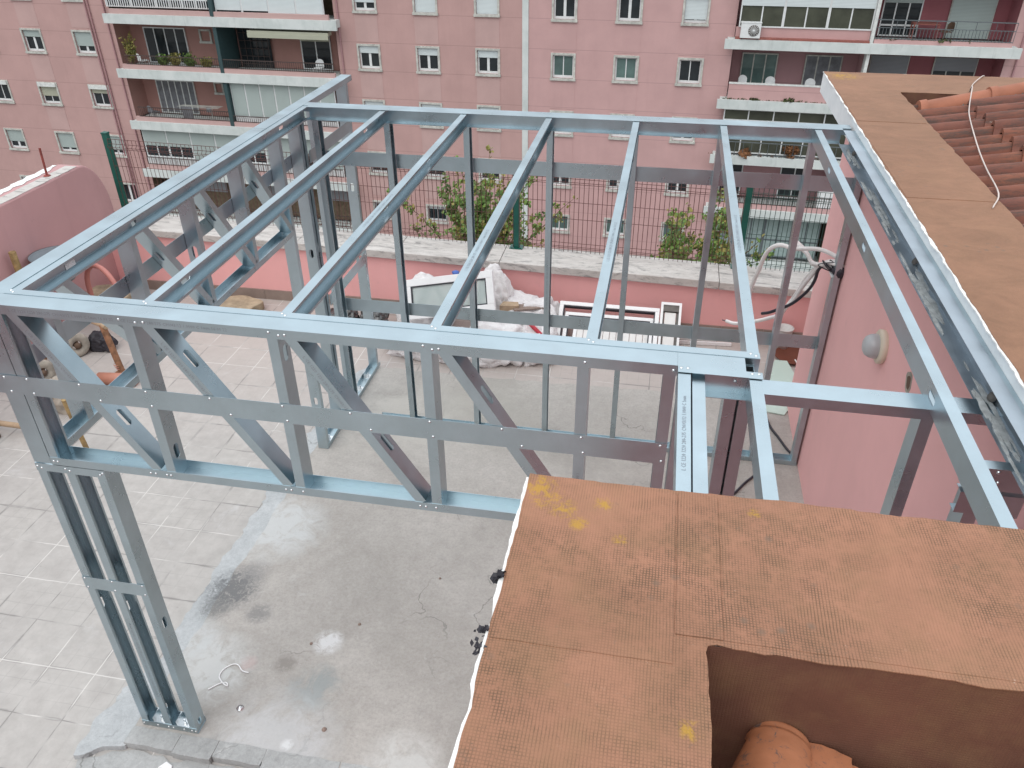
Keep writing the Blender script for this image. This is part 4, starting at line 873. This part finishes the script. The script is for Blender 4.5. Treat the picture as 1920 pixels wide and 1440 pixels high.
# ------------------------------------------------------------------ foliage
def leaf_quads(b, p, n, size, rnd, spread):
    for _ in range(n):
        c_ = p+V(rnd.gauss(0, spread), rnd.gauss(0, spread), rnd.gauss(0, spread)); a = V(rnd.uniform(-1, 1), rnd.uniform(-1, 1), rnd.uniform(-.6, .8)).normalized(); u = a.orthogonal().normalized(); s = size*rnd.uniform(.6, 1.25)
        w_ = u*s*.55; l = a*s; b.add([c_, c_+l*.6+w_, c_+l*1.05, c_+l*.6-w_], [(0, 1, 2, 3)])
def plant(p, h, w_, label, seed, mat='leaf_green', n=18, pot=True, size=.09, cat='plant', name='potted_plant'):
    r = thing(name, label, cat, p); rnd = random.Random(seed); b = MB(); s = MB()
    for i in range(n):
        a = rnd.uniform(0, 6.28); q = rnd.uniform(.2, 1); tip = V(math.cos(a)*w_*q, math.sin(a)*w_*q*.5, h*rnd.uniform(.5, 1))
        pts = [V(0, 0, .18), tip*.5+V(0, 0, .12), tip]; s.tube(pts, .008, 4)
        for j in range(9): leaf_quads(b, pts[0].lerp(tip, .3+.7*j/8), 3, size, rnd, .045)
    s.obj('stems', 'bark', r); b.obj('leaves', mat, r)
    if pot: q = MB(); q.lathe((0, 0, 0), [(.0, 0), (.11, 0), (.16, .24), (.17, .26), (.14, .26), (.13, .2), (.0, .2)], 12); q.obj('pot', 'saucer_clay', r)
for i, (t, h, w_, mt, lb) in enumerate(((-30.0, 1.9, .45, 'leaf_olive', 'tall straggly climbing plant in the left corner of the planted balcony'), (-27.9, .85, .55, 'leaf_green', 'bushy green plant before the balcony door of the planted balcony'), (-27.2, .9, .5, 'leaf_olive', 'olive shrub right of the bushy green balcony plant'), (-26.2, .95, .4, 'leaf_green', 'leafy green plant below the small square balcony window'), (-25.2, .75, .4, 'leaf_olive', 'low palm like plant beside the blue green balcony divider'))):
    plant(F(t, 41.8, -5.76), h, w_, lb, i+3, mt, 26)
def fringe(t0, t1, y, z, label, seed, mat='leaf_moss', n=60, h=.16):
    b = MB(); rnd = random.Random(seed)
    for i in range(n):
        t = rnd.uniform(t0, t1); k_ = max(0., noise.noise(V(t*1.7, seed, 0)))*2+.15
        leaf_quads(b, F(t, y, z+h*.2*k_), 7, h*k_, rnd, .05*k_)
    o = b.obj('balcony_weeds', mat); o['kind'] = 'stuff'; return tag(o, label, 'weeds')
fringe(3.95, 10.5, 41.35, -5.83, 'dark moss and weeds growing along the upper stained balcony ledge', 3, n=110, h=.2); fringe(3.7, 10.5, 41.32, -8.66, 'brown dry weeds along the lower balcony ledge behind the rear beam', 5, 'dry_brown', 90, .22); fringe(10.7, 15., 41.35, -2.80, 'small weeds in the trough under the upper right balcony railing', 9, n=40, h=.16)
plant(F(7.85, 41.45, -8.66), .55, .42, 'round rust brown dried shrub on the lower balcony ledge', 31, 'dry_brown', 40, False, .10, 'shrub', 'dried_shrub')
def tx(px, py): return V(-.306+(px-905)*.01005+(py-285)*-.0006, 11, .146-(py-285)*.0100)
def tree(name, label, base, tips, seed, conv, mat=('leaf_green', 'leaf_olive'), dens=1., y=11.):
    r = thing(name, label, 'tree', V(base.x, y, GZ)); rnd = random.Random(seed); s = MB(); lv = [MB(), MB()]; org = V(base.x, y, GZ)
    s.tube([(0, 0, 0), (.1, .05, 4), (-.05, 0, 8), (0, 0, base.z-GZ-1.2), base-org], .17, 8, r1=.05)
    for (q, wgt) in tips:
        tip = conv(*q)-org; tip.y = rnd.uniform(-.7, .7); b0 = base-org; mid = b0.lerp(tip, .5)+V(rnd.uniform(-.12, .12), 0, rnd.uniform(-.15, .05)); pts = []
        for i in range(15):
            u = i/14; pts.append(b0*(1-u)**2+mid*2*u*(1-u)+tip*u*u+V(rnd.gauss(0, .012), rnd.gauss(0, .02), rnd.gauss(0, .012)))
        s.tube(pts, .022, 5, r1=.003)
        for i, p in enumerate(pts[3:]):
            leaf_quads(lv[rnd.random() < .22+.035*i], p, int(7*wgt*dens), .062, rnd, .045)
            if rnd.random() < .55*wgt:
                d = V(rnd.uniform(-1, 1), rnd.uniform(-1, 1), rnd.uniform(-.1, 1)).normalized()*rnd.uniform(.15, .5)*min(1.2, wgt); s.tube([p, p+d*.5+V(0, 0, .02), p+d], .005, 4, r1=.002)
                for j in range(6): leaf_quads(lv[rnd.random() < .3], p+d*(j+1)/6, int(8*wgt*dens), .06, rnd, .035)
    s.obj('trunk', 'bark', r); a = lv[0].obj('crown', mat[0], r); lv[1].obj('young_leaves', mat[1], r); return r
tips = [((866, 300), .55), ((905, 300), .9), ((925, 300), .9), ((772, 374), .8), ((838, 372), 1.), ((828, 400), 1.3), ((887, 340), 1.), ((992, 330), .8), ((1000, 402), .8), ((1064, 378), .55), ((962, 352), .9), ((800, 428), .6), ((868, 425), 1.2), ((1010, 440), .8), ((932, 345), 1.2), ((1015, 455), .8), ((905, 380), 1.7), ((955, 410), 1.5), ((885, 430), 1.6), ((925, 440), 1.6), ((985, 450), 1.0)]
tree('ginkgo_tree', 'young leafy green tree behind the fence, left of the middle green post', tx(912, 520), tips, 4, tx)
def tx2(px, py): return V(3.69+(px-1340)*.0094+(py-380)*-.0004, 11, -.516-(py-380)*.0101)
tips = [((1262, 388), .5), ((1275, 385), .7), ((1298, 402), .7), ((1262, 470), 1.), ((1300, 450), .9), ((1280, 440), .9)]
tree('ginkgo_tree', 'slender pair of leafy shoots behind the right part of the fence', tx2(1285, 520), tips, 8, tx2)
tips = [((1345, 375), .6), ((1358, 392), .9), ((1345, 420), 1.), ((1330, 445), .9), ((1372, 430), .9), ((1360, 450), 1.), ((1437, 430), .4), ((1446, 470), .5), ((1400, 478), .5), ((1350, 470), .9)]
tree('ginkgo_tree', 'dense green tree top behind the fence next to the right green post', tx2(1357, 530), tips, 12, tx2)

# ------------------------------------------------------------------ things left on the terrace
def world_obj(b, name, mat, label, cat, base=None, **k):
    return tag(b.obj(name, mat, **k), label, cat)
FZ = -.05
def sack(name, c, sx, sy_, sz, label, seed, group='white rubble sacks', peak=None, mat='bag_white'):
    bm = bmesh.new(); bmesh.ops.create_icosphere(bm, subdivisions=5, radius=1); rnd = random.Random(seed)
    for v in bm.verts:
        p = v.co.copy(); z = max(p.z, -.55)
        q = Vector((math.copysign(abs(p.x)**.75, p.x), math.copysign(abs(p.y)**.75, p.y), z))
        n1 = noise.noise(p*1.6+Vector((seed, 0, 0)))*.30; n2 = noise.turbulence(p*4+Vector((0, seed, 0)), 3, False)*.10; f1 = abs(noise.noise(Vector((p.x*3+seed, p.y*3, p.z*1.2))))*.22
        q *= 1+n1+n2-f1
        if peak and p.z > .3: q.z += peak*(max(0, 1-((p.x-peak*.2)**2+p.y**2)*2.2))**2
        v.co = Vector((q.x*sx, q.y*sy_, (q.z+.55)*sz))
    for f in bm.faces: f.smooth = True
    me = bpy.data.meshes.new(name); bm.to_mesh(me); bm.free(); me.materials.append(MAT[mat])
    o = bpy.data.objects.new(name, me); COL.objects.link(o); o.location = (c[0], c[1], FZ); tag(o, label, 'sack', group); return o
sack('rubble_sack', (.30, 5.16), .30, .24, .34, 'white rubble sack with a pointed top behind the leaning window sash', 2, peak=.55)
sack('rubble_sack', (1.10, 5.24), .24, .20, .42, 'white rubble sack squeezed between the sash and the pink parapet', 9, peak=.40)
sack('rubble_sack', (1.48, 5.14), .38, .28, .30, 'white rubble sack with an open folded mouth at the right of the heap', 5)
sack('rubble_sack', (1.22, 4.66), .34, .26, .27, 'plump white rubble sack in front, between two studs', 6)
sack('rubble_sack', (1.62, 4.74), .24, .26, .25, 'small white rubble sack with a red stripe beside the white frames', 13)
sack('rubble_sack', (.40, 4.62), .38, .22, .16, 'low slumped white sack under the window sash', 17)
sack('rubble_sack', (.88, 4.56), .28, .24, .20, 'crumpled white sack in the front row, left of the plump sack', 21)
sack('rubbish_bundle', (-.60, 4.98), .20, .15, .15, 'crumpled dark foil bundle by the rear left column, left one', 3, None, None, 'foil_dark'); sack('rubbish_bundle', (-.24, 4.98), .17, .15, .17, 'dark foil bundle nearer the white sacks', 8, None, None, 'foil_dark')
b = MB(); b.poly([(1.36, 4.92), (1.66, 5.02), (1.58, 5.12), (1.30, 5.06)], .36, .375); world_obj(b, 'board_scrap', 'stone_brown', 'brown board scrap sticking out of the open white sack', 'board')
b = MB(); b.tube([(1.52, 4.70, .40), (1.60, 4.62, .37), (1.70, 4.58, .30)], .022, 5); world_obj(b, 'red_strip', 'red_plastic', 'red plastic strip lying over the right hand sack', 'strip')
b = MB(); b.poly([(1.20, 4.94), (1.40, 4.97), (1.38, 5.06), (1.22, 5.05)], .30, .40); world_obj(b, 'cardboard_piece', 'wood_pale', 'beige cardboard piece between the sash and the open sack', 'cardboard')
b = MB(); b.lathe((.74, 4.93, .74), [(.0, 0), (.035, .0), (.04, .02), (.02, .03), (0, .035)], 10); world_obj(b, 'blue_cap', 'water_cap', 'small dark blue cap on top of the heap', 'cap')
def sash(name, label, cat, c0, ex, ey, W, Hh, th=.05, fr=.075, glass='clear_glass', parts=None):
    """framed panel: c0 lower-left corner, ex / ey edge directions"""
    c0, ex, ey = Vector(c0), Vector(ex).normalized(), Vector(ey); ey = (ey-ex*ey.dot(ex)).normalized(); nz = ex.cross(ey)
    r = thing(name, label, cat, c0); o = V(0, 0, 0); b = MB()
    b.fbox(o, ex, ey, nz, 0, W, 0, fr, 0, th); b.fbox(o, ex, ey, nz, 0, W, Hh-fr, Hh, 0, th); b.fbox(o, ex, ey, nz, 0, fr, fr, Hh-fr, 0, th); b.fbox(o, ex, ey, nz, W-fr, W, fr, Hh-fr, 0, th)
    b.obj('frame', 'white_pvc', r, bevel=.004)
    b = MB(); q = .012; s_ = fr+q
    for a in ((fr, W-fr, fr, s_), (fr, W-fr, Hh-s_, Hh-fr), (fr, s_, s_, Hh-s_), (W-s_, W-fr, s_, Hh-s_)): b.fbox(o, ex, ey, nz, a[0], a[1], a[2], a[3], th*.2, th*.85)
    b.obj('gasket', 'cable_black', r)
    if glass: b = MB(); b.fbox(o, ex, ey, nz, s_, W-s_, s_, Hh-s_, th*.4, th*.55); b.obj('pane', glass, r)
    return r, o, ex, ey, nz
sash('window_sash', 'white framed glass window sash leaning on the heap of white sacks', 'window', (.262, 4.68, .275), (.95, .02, .185), (-.02, .20, .32), .97, .42)
# white frames and louvre leaves leaning at the parapet
r, o, ex, ey, nz = sash('window_frame', 'empty white window frame with dark rebate leaning on the pink parapet', 'window frame', (1.80, 4.86, FZ), (1, 0, 0), (0, .44, .30), 1.07, .58, .07, .045, None)
r, o, ex, ey, nz = sash('window_frame', 'second white frame nested inside the empty leaning frame', 'window frame', (1.87, 4.82, FZ), (1, 0, 0), (0, .44, .26), .95, .50, .05, .04, None)
lr = thing('louvre_panel', 'white slatted louvre panel leaning against the nested white frames', 'panel', (1.98, 4.76, FZ))
ex, ey = V(1, 0, 0), V(0, .44, .22).normalized(); nz = ex.cross(ey); b = MB(); o = V(0, 0, 0)
for i in range(11): b.fbox(o, ex, ey, nz, .04+.07*i, .104+.07*i, .0, .44, 0, .018)
b.obj('slats', 'louvre_white', lr); b = MB(); b.fbox(o, ex, ey, nz, 0, .036, 0, .47, 0, .03); b.fbox(o, ex, ey, nz, .812, .85, 0, .47, 0, .03); b.obj('stiles', 'white_pvc', lr)
rb = thing('roller_box', 'narrow white roller shutter box with dark ends standing beside the frames', 'shutter box', (2.88, 4.84, FZ))
ey = V(0, .44, .34).normalized(); nz = ex.cross(ey); b = MB(); b.fbox(o, ex, ey, nz, 0, .025, 0, .66, 0, .06); b.fbox(o, ex, ey, nz, .19, .215, 0, .66, 0, .06); b.fbox(o, ex, ey, nz, .025, .19, .63, .66, 0, .06); b.obj('housing', 'white_pvc', rb)
b = MB(); b.fbox(o, ex, ey, nz, .045, .16, 0, .55, .01, .035); b.obj('slat_pack', 'louvre_white', rb); b = MB(); b.fbox(o, ex, ey, nz, .026, .189, .56, .629, .0, .05); b.fbox(o, ex, ey, nz, .026, .04, 0, .55, 0, .03); b.fbox(o, ex, ey, nz, .165, .189, 0, .55, 0, .03); b.obj('cavity', 'rubber_grey', rb)
for i, (p0, p1, lb) in enumerate((((3.08, 5.44, .02), (3.62, 5.44, .0), 'white aluminium strip lying highest against the parapet foot'), ((3.10, 5.36, -.02), (3.50, 5.38, -.02), 'short white aluminium strip just in front of the highest strip'), ((3.08, 5.26, -.02), (3.66, 5.30, -.02), 'long white aluminium strip in the middle of the strips'), ((3.06, 5.02, -.02), (3.48, 5.08, -.02), 'nearest white aluminium strip on the tiles'), ((3.10, 4.98, -.03), (3.56, 5.03, -.03), 'grey edged strip under the nearest white strip'))):
    p0, p1 = Vector(p0), Vector(p1); A = (p1-p0).normalized(); B = UP.cross(A); b = MB(); b.fbox(p0, A, B, UP, 0, (p1-p0).length, -.02, .02, -.025, .0); b.fbox(p0, A, B, UP, 0, (p1-p0).length, -.02, -.016, .0, .012)
    tag(b.obj('metal_strip', 'white_pvc' if i < 4 else 'surround_grey'), lb, 'strip', 'metal strips stacked by the parapet')
# bucket, saucer, glass sheet
b = MB(); b.lathe((4.185, 5.36, FZ), [(.0, 0), (.070, 0), (.088, .24), (.095, .245), (.082, .245), (.065, .02), (0, .02)], 24); world_obj(b, 'plastic_pot', 'pvc_grime', 'small white plastic pot near the foot of the parapet by the house corner', 'pot')
b = MB(); b.lathe((4.28, 5.16, FZ), [(0, 0), (.15, 0), (.19, .035), (.18, .035), (.14, .012), (0, .012)], 28); world_obj(b, 'clay_saucer', 'saucer_clay', 'dark terracotta plant saucer on the tiles behind the house corner', 'saucer')
b = MB(); P_ = [(4.10, 5.02), (4.22, 5.02), (4.30, 4.62), (4.24, 4.30), (4.10, 4.02), (3.86, 4.06), (3.95, 4.62)]; b.poly([(x-.02, y-.04) for x, y in P_], .002, .012); world_obj(b, 'glass_sheet', 'sheet_glass_green', 'pale green broken glass sheet lying beside the house corner', 'glass')
b = MB(); b.tube([(4.28, 5.0, .02), (4.35, 4.72, .02), (4.42, 4.5, .02)], .008, 5); world_obj(b, 'thin_stick', 'conduit_white', 'thin pale stick lying beside the green glass sheet', 'stick')
# conduits and cables from the house wall
CB = {'loop1': [(4.146,3.300,1.840),(4.097,3.346,1.857),(4.042,3.392,1.874),(3.973,3.438,1.882),(3.902,3.485,1.866),(3.793,3.531,1.838),(3.720,3.577,1.841),(3.673,3.623,1.815),(3.631,3.669,1.755),(3.609,3.715,1.663),(3.597,3.762,1.545),(3.581,3.808,1.436),(3.572,3.854,1.318),(3.577,3.900,1.226)],
'c2': [(4.154,3.300,1.799),(4.065,3.371,1.772),(3.999,3.443,1.752),(3.953,3.514,1.729),(3.939,3.586,1.733),(3.906,3.657,1.774),(3.866,3.729,1.791),(3.839,3.800,1.796)],
'c3': [(4.143,3.280,1.789),(4.047,3.350,1.798),(3.965,3.420,1.772),(3.934,3.490,1.757),(3.903,3.560,1.791),(3.864,3.630,1.807),(3.825,3.700,1.818)],
'c4': [(4.146,3.300,1.840),(4.056,3.377,1.822),(4.014,3.454,1.767),(3.975,3.531,1.680),(3.948,3.608,1.579),(3.933,3.685,1.463),(3.917,3.762,1.338),(3.889,3.838,1.208),(3.877,3.915,1.111),(3.875,3.992,0.985),(3.882,4.069,0.833),(3.889,4.146,0.638),(3.882,4.223,0.474),(3.912,4.300,0.268),(3.93,4.35,.0)],
'c5': [(4.125,3.260,1.833),(4.025,3.345,1.822),(3.982,3.431,1.750),(3.960,3.516,1.635),(3.929,3.602,1.496),(3.908,3.687,1.347),(3.873,3.773,1.226),(3.837,3.858,1.102),(3.766,3.944,1.015),(3.673,4.029,0.931),(3.530,4.115,0.850),(3.453,4.200,0.823)],
'black': [(4.150,3.280,1.802),(4.102,3.332,1.798),(4.011,3.384,1.786),(3.983,3.436,1.717),(3.987,3.488,1.619),(3.974,3.540,1.517),(3.932,3.592,1.410),(3.875,3.644,1.313),(3.805,3.696,1.239),(3.738,3.748,1.172),(3.688,3.800,1.130)]}
def smooth(pts, n=5):
    P_ = [Vector(p) for p in pts]; P_ = [P_[0]*2-P_[1]]+P_+[P_[-1]*2-P_[-2]]; out = []
    for i in range(1, len(P_)-2):
        for j in range(n):
            t = j/n; a, b_, c_, d = P_[i-1:i+3]; out.append(.5*((2*b_)+(c_-a)*t+(2*a-5*b_+4*c_-d)*t*t+(3*b_-a-3*c_+d)*t**3))
    return out+[P_[-2]]
for k_, lb, rad, mt in (('loop1', 'white conduit looping high over the far coping and hanging down', .017, 'conduit_white'), ('c2', 'short white conduit kinked upward towards the fence', .016, 'conduit_white'), ('c3', 'second kinked white conduit lying along the first', .016, 'conduit_white'), ('c4', 'white conduit dropping from the house wall to the floor', .016, 'conduit_white'), ('c5', 'white conduit curving left with a bare black tip', .016, 'conduit_white'), ('black', 'thick black cable sagging below the white conduits', .013, 'cable_black')):
    r = thing('conduit' if mt != 'cable_black' else 'cable', lb, 'conduit' if mt != 'cable_black' else 'cable', CB[k_][0]); b = MB(); b.tube([p-Vector(CB[k_][0]) for p in smooth(CB[k_])], rad, 8); b.obj('tube', mt, r)
    e = Vector(CB[k_][-1])-Vector(CB[k_][0]); d = (Vector(CB[k_][-1])-Vector(CB[k_][-2])).normalized()
    if mt != 'cable_black': b = MB(); b.tube([e, e+d*.05], .005, 5); b.obj('wire_end', 'cable_black', r)
b = MB(); rnd = random.Random(5)
for i in range(5): b.tube(smooth([(4.12, 3.26+.02*i, 1.78), (4.06+rnd.uniform(-.03, .03), 3.30, 1.80+rnd.uniform(-.03, .05)), (4.0+rnd.uniform(-.05, .05), 3.34, 1.80+rnd.uniform(-.04, .05)), (4.08, 3.30, 1.76), (4.12, 3.28, 1.74)]), .004, 4)
b.lathe((4.12, 3.27, 1.79), [(.05, 0), (.055, .03), (.02, .07), (0, .08)], 9, 0, V(-1, 0, 0)); world_obj(b, 'wire_tangle', 'cable_black', 'black tangle of thin wires where the conduits leave the pink wall', 'wires')
b = MB(); b.box(4.05, 4.119, 3.28, 3.44, 1.735, 1.75); world_obj(b, 'conduit_bracket', 'white_pvc', 'white bracket under the conduits on the pink wall', 'bracket')
b = MB(); b.tube(smooth([(3.90, 3.95, .012), (3.94, 3.75, .012), (3.99, 3.62, .012), (4.05, 3.45, .012), (4.11, 3.34, .012)]), .011, 6); world_obj(b, 'cable', 'cable_black', 'black cable on the slab running into the corner of the house wall', 'cable')
b = MB(); b.tube(smooth([(3.50, 2.70, .012), (3.57, 2.76, .012), (3.67, 2.92, .012), (3.77, 3.06, .012), (3.82, 3.2, .012)]), .010, 6); world_obj(b, 'cable', 'cable_black', 'black cable curving over the slab near the right hand leg', 'cable')
b = MB(); b.tube(smooth([(.264, .291, .006), (.316, .344, .006), (.353, .355, .008), (.373, .331, .012), (.332, .347, .016), (.285, .395, .006), (.290, .449, .006), (.330, .493, .006), (.367, .492, .006), (.410, .458, .006), (.457, .450, .006)]), .0042, 6); world_obj(b, 'cable_offcut', 'white_pvc', 'short curled white cord lying on the concrete slab', 'cord')
b = MB(); b.lathe((.52, .205, 0.001), [(.022, 0), (.022, .004), (.010, .006), (.008, .014), (0, .015)], 12); world_obj(b, 'washer', 'bolt_steel', 'loose steel washer and nut on the slab right of the front leg', 'washer')
b = MB(); b.poly([(.215, -.22), (.245, -.178), (.29, -.195), (.295, -.215)], -.045, -.03); world_obj(b, 'tile_chip', 'white_pvc', 'small triangular white tile chip in front of the kerb', 'chip')
for i, (x, y, s_, lb) in enumerate(((1.02, .95, .012, 'tiny dark pebble on the open slab'), (1.08, .16, .016, 'small dark crumb of mortar near the kerb'), (1.45, 1.45, .010, 'tiny dark chip on the slab below the second diagonal brace'), (.76, .74, .011, 'tiny dark crumb on the slab left of the pebble'))):
    b = MB(); b.lathe((x, y, .001), [(s_, 0), (s_*.8, s_*.5), (0, s_*.7)], 7); world_obj(b, 'pebble', 'stone_brown', lb, 'pebble')
# cord over the roof edge
b = MB(); b.tube(smooth([(5.19, 4.78, ZT-.08), (5.185, 4.765, ZT+.008), (5.02, 4.45, ZT+.008), (4.92, 4.17, ZT+.010), (4.85, 3.95, 2.97), (4.80, 3.78, 3.00), (4.74, 3.55, 2.93), (4.68, 3.3, 2.915), (4.57, 2.7, 2.895), (4.505, 2.3, 2.89), (4.45, 1.9, 2.888), (4.36, 1.68, ZT+.006)]), .0040, 6); world_obj(b, 'cord', 'cord_white', 'thin pale cord draped across the far roof corner and the clay tiles', 'cord')
# left corner clutter
pr_ = thing('steel_prop', 'rust and red painted steel prop leg with a square foot plate', 'prop', (-2.50, 3.66, FZ))
b = MB(); b.tube([(-.12, .07, .52), (0, 0, .012)], .032, 10); b.obj('leg', 'rust_brown', pr_); b = MB(); b.tube([(-.50, .2, .54), (-.06, .05, .51)], .03, 10); b.obj('rail', 'wood_pale', pr_)
b = MB(); b.box(-.07, .10, -.08, .06, 0, .010); b.obj('foot_plate', 'rust_brown', pr_)
b = MB()
for q in range(3): b.lathe((-.018-.008*q, .008, .055+.02*q), [(.038, 0), (.038, .006), (.034, .008)], 10)
b.obj('wire_tie', 'clay_pipe', pr_)
wb = thing('wheelbarrow', 'grey wheelbarrow tub with beige wheels behind the corner of the steel frame', 'wheelbarrow', (-3.25, 3.95, FZ))
b = MB(); b.lathe((-.18, .35, .66), [(.0, 0), (.14, .02), (.22, .30), (.235, .31), (.21, .29), (.13, .05), (0, .04)], 28); b.obj('tub', 'tub_grey', wb)
for (x, y) in ((.10, -.05), (.10, -.60)):
    b = MB(); b.lathe((x, y, .13), [(.05, -.03), (.12, -.035), (.132, 0), (.12, .035), (.05, .03), (.045, .0)], 22, 0, V(.8, -.5, .1).normalized()); wh = b.obj('wheel', 'wheel_beige', wb)
    b = MB(); b.lathe((x, y, .13), [(.03, -.045), (.035, .045), (0, .05)], 10, 0, V(.8, -.5, .1).normalized()); b.obj('hub', 'wood_dark', wh)
b = MB(); b.tube([(-.18, .35, .68), (.1, -.05, .13)], .02, 6); b.tube([(-.18, .35, .68), (.1, -.6, .13)], .02, 6); b.obj('axle_frame', 'rust_brown', wb)
b = MB(); p = []
for i in range(15): a = math.pi*(1.02-1.06*i/14); p.append((-3.22+.25*math.cos(a), 4.62-.08*math.cos(a), .32+.34*math.sin(a)))
b.tube([(-3.47, 4.68, -.04)]+p+[(-2.97, 4.55, .05)], .028, 8); world_obj(b, 'flexible_pipe', 'hose_coral', 'coral red flexible pipe bent into an arch in the left corner', 'pipe')
b = MB(); b.lathe((-2.60, 3.44, FZ+.062), [(.050, 0), (.062, 0), (.062, .38), (.050, .38), (.050, .0)], 22, 0, V(1, .12, 0).normalized()); world_obj(b, 'drain_pipe_offcut', 'clay_pipe', 'short orange drain pipe offcut lying open end left on the tiles', 'pipe')
sack('cloth_bundle', (-3.00, 4.08), .15, .10, .12, 'black cloth bundle on the tiles beside the wheel', 4, None, None, 'bag_black')
sack('paper_bag', (-2.62, 3.05), .20, .17, .22, 'crumpled beige cement bag with a yellow band behind the front corner post', 11, None, None, 'wheel_beige')
for n_, (p0, p1, rad, mt, lb) in enumerate((((-3.60, 3.98, FZ), (-3.60, 3.98, 1.07), .035, 'yellow_rust', 'rusty yellow scaffold tube standing at the far left'), ((-1.99, 2.31, .58), (-2.05, 2.42, FZ), .022, 'yellow_rust', 'yellowish rusty stick standing between the frame and the wall'), ((-3.6, 2.55, .05), (-2.24, 2.52, .05), .026, 'wood_pale', 'pale wooden pole lying behind the front left leg'), ((-3.3, 2.38, -.02), (-2.95, 2.42, -.02), .05, 'wood_dark', 'dark end of a wooden beam at the left picture edge'))):
    b = MB(); b.tube([p0, V(*p0).lerp(V(*p1), .5), p1], rad, 10); world_obj(b, 'pole', mt, lb, 'pole')
b = MB(); b.box(-6.5, -4.05, 4.9, 5.4, .30, .34); 
world_obj(b, 'white_board', 'coping_stone', 'pale board edge at the far left below the boundary wall', 'board')
def rock(name, c, r_, h, label, seed, mat, pts=9):
    rnd = random.Random(seed); P_ = []; 
    for i in range(pts*3): a = 2*math.pi*i/(pts*3); q = r_*(1+.38*noise.noise(V(math.cos(a)*1.3+seed, math.sin(a)*1.3, seed))); P_.append((c[0]+q*math.cos(a), c[1]+q*.72*math.sin(a)))
    b = MB(); b.poly(P_, c[2], c[2]+h); return tag(b.obj(name, mat, bevel=.01), label, 'stone')
rock('flat_stone', (-1.93, 5.16, FZ), .27, .10, 'large tan flat stone leaning near the parapet foot', 3, 'stone_slab'); rock('flat_stone', (-1.62, 5.0, FZ), .22, .03, 'thin brown stone lying beside the tan one', 6, 'stone_brown'); rock('broken_slab', (-2.2, 4.85, FZ), .18, .04, 'small reddish stone fragment near the tape measure', 8, 'stone_brown')
rock('broken_slab', (-3.40, 4.95, FZ), .30, .22, 'rough broken masonry chunk behind the coral arch', 11, 'stone_slab'); rock('broken_slab', (-3.0, 4.75, FZ), .26, .12, 'speckled mortar rubble at the foot of the coral arch', 15, 'wheel_beige')
tm = thing('tape_measure', 'black and yellow tape measure standing by the left truss', 'tape measure', (-2.42, 5.24, .05))
b = MB(); b.lathe((0, 0, .06), [(.05, -.02), (.055, 0), (.05, .02), (0, .021)], 16, 0, V(.9, -.4, 0).normalized()); b.obj('case', 'cable_black', tm); b = MB(); b.lathe((0, 0, .06), [(.03, .021), (.03, .024), (0, .024)], 16, 0, V(.9, -.4, 0).normalized()); b.obj('label_disc', 'yellow_plastic', tm)
b = MB(); b.box(-3.62, -3.35, 5.40, 5.46, FZ, .09); world_obj(b, 'red_brick', 'red_plastic', 'dark red block at the foot of the parapet in the left corner', 'block')
bt = thing('water_bottle', 'clear plastic water bottle with blue cap standing on the coping', 'bottle', (-1.10, 5.52, .607+.0213*1.1+.086))
b = MB(); b.lathe((0, 0, 0), [(0, 0), (.04, 0), (.045, .01), (.045, .06), (.042, .065), (.045, .07), (.045, .16), (.04, .19), (.018, .235), (.016, .25)], 20); b.obj('body', 'bottle_plastic', bt); b = MB(); b.lathe((0, 0, .25), [(.019, 0), (.019, .02), (0, .02)], 14); b.obj('cap', 'water_cap', bt)
# torn black membrane on the roof edge
for i, (x, y) in enumerate(((2.437, -1.13), (2.436, -1.30), (2.435, -1.345))):
    b = MB(); rnd = random.Random(i)
    for q in range(6): leaf_quads(b, V(x, y, ZT-.004), 3, .020 if i == 0 else .012, rnd, .006)
    tag(b.obj('membrane_scrap', 'bag_black'), ['torn black membrane scrap, largest, on the left lip of the terracotta edge', 'small black membrane scrap on the lip, middle one of three', 'smallest black scrap on the lip, nearest the viewer'][i], 'scrap')
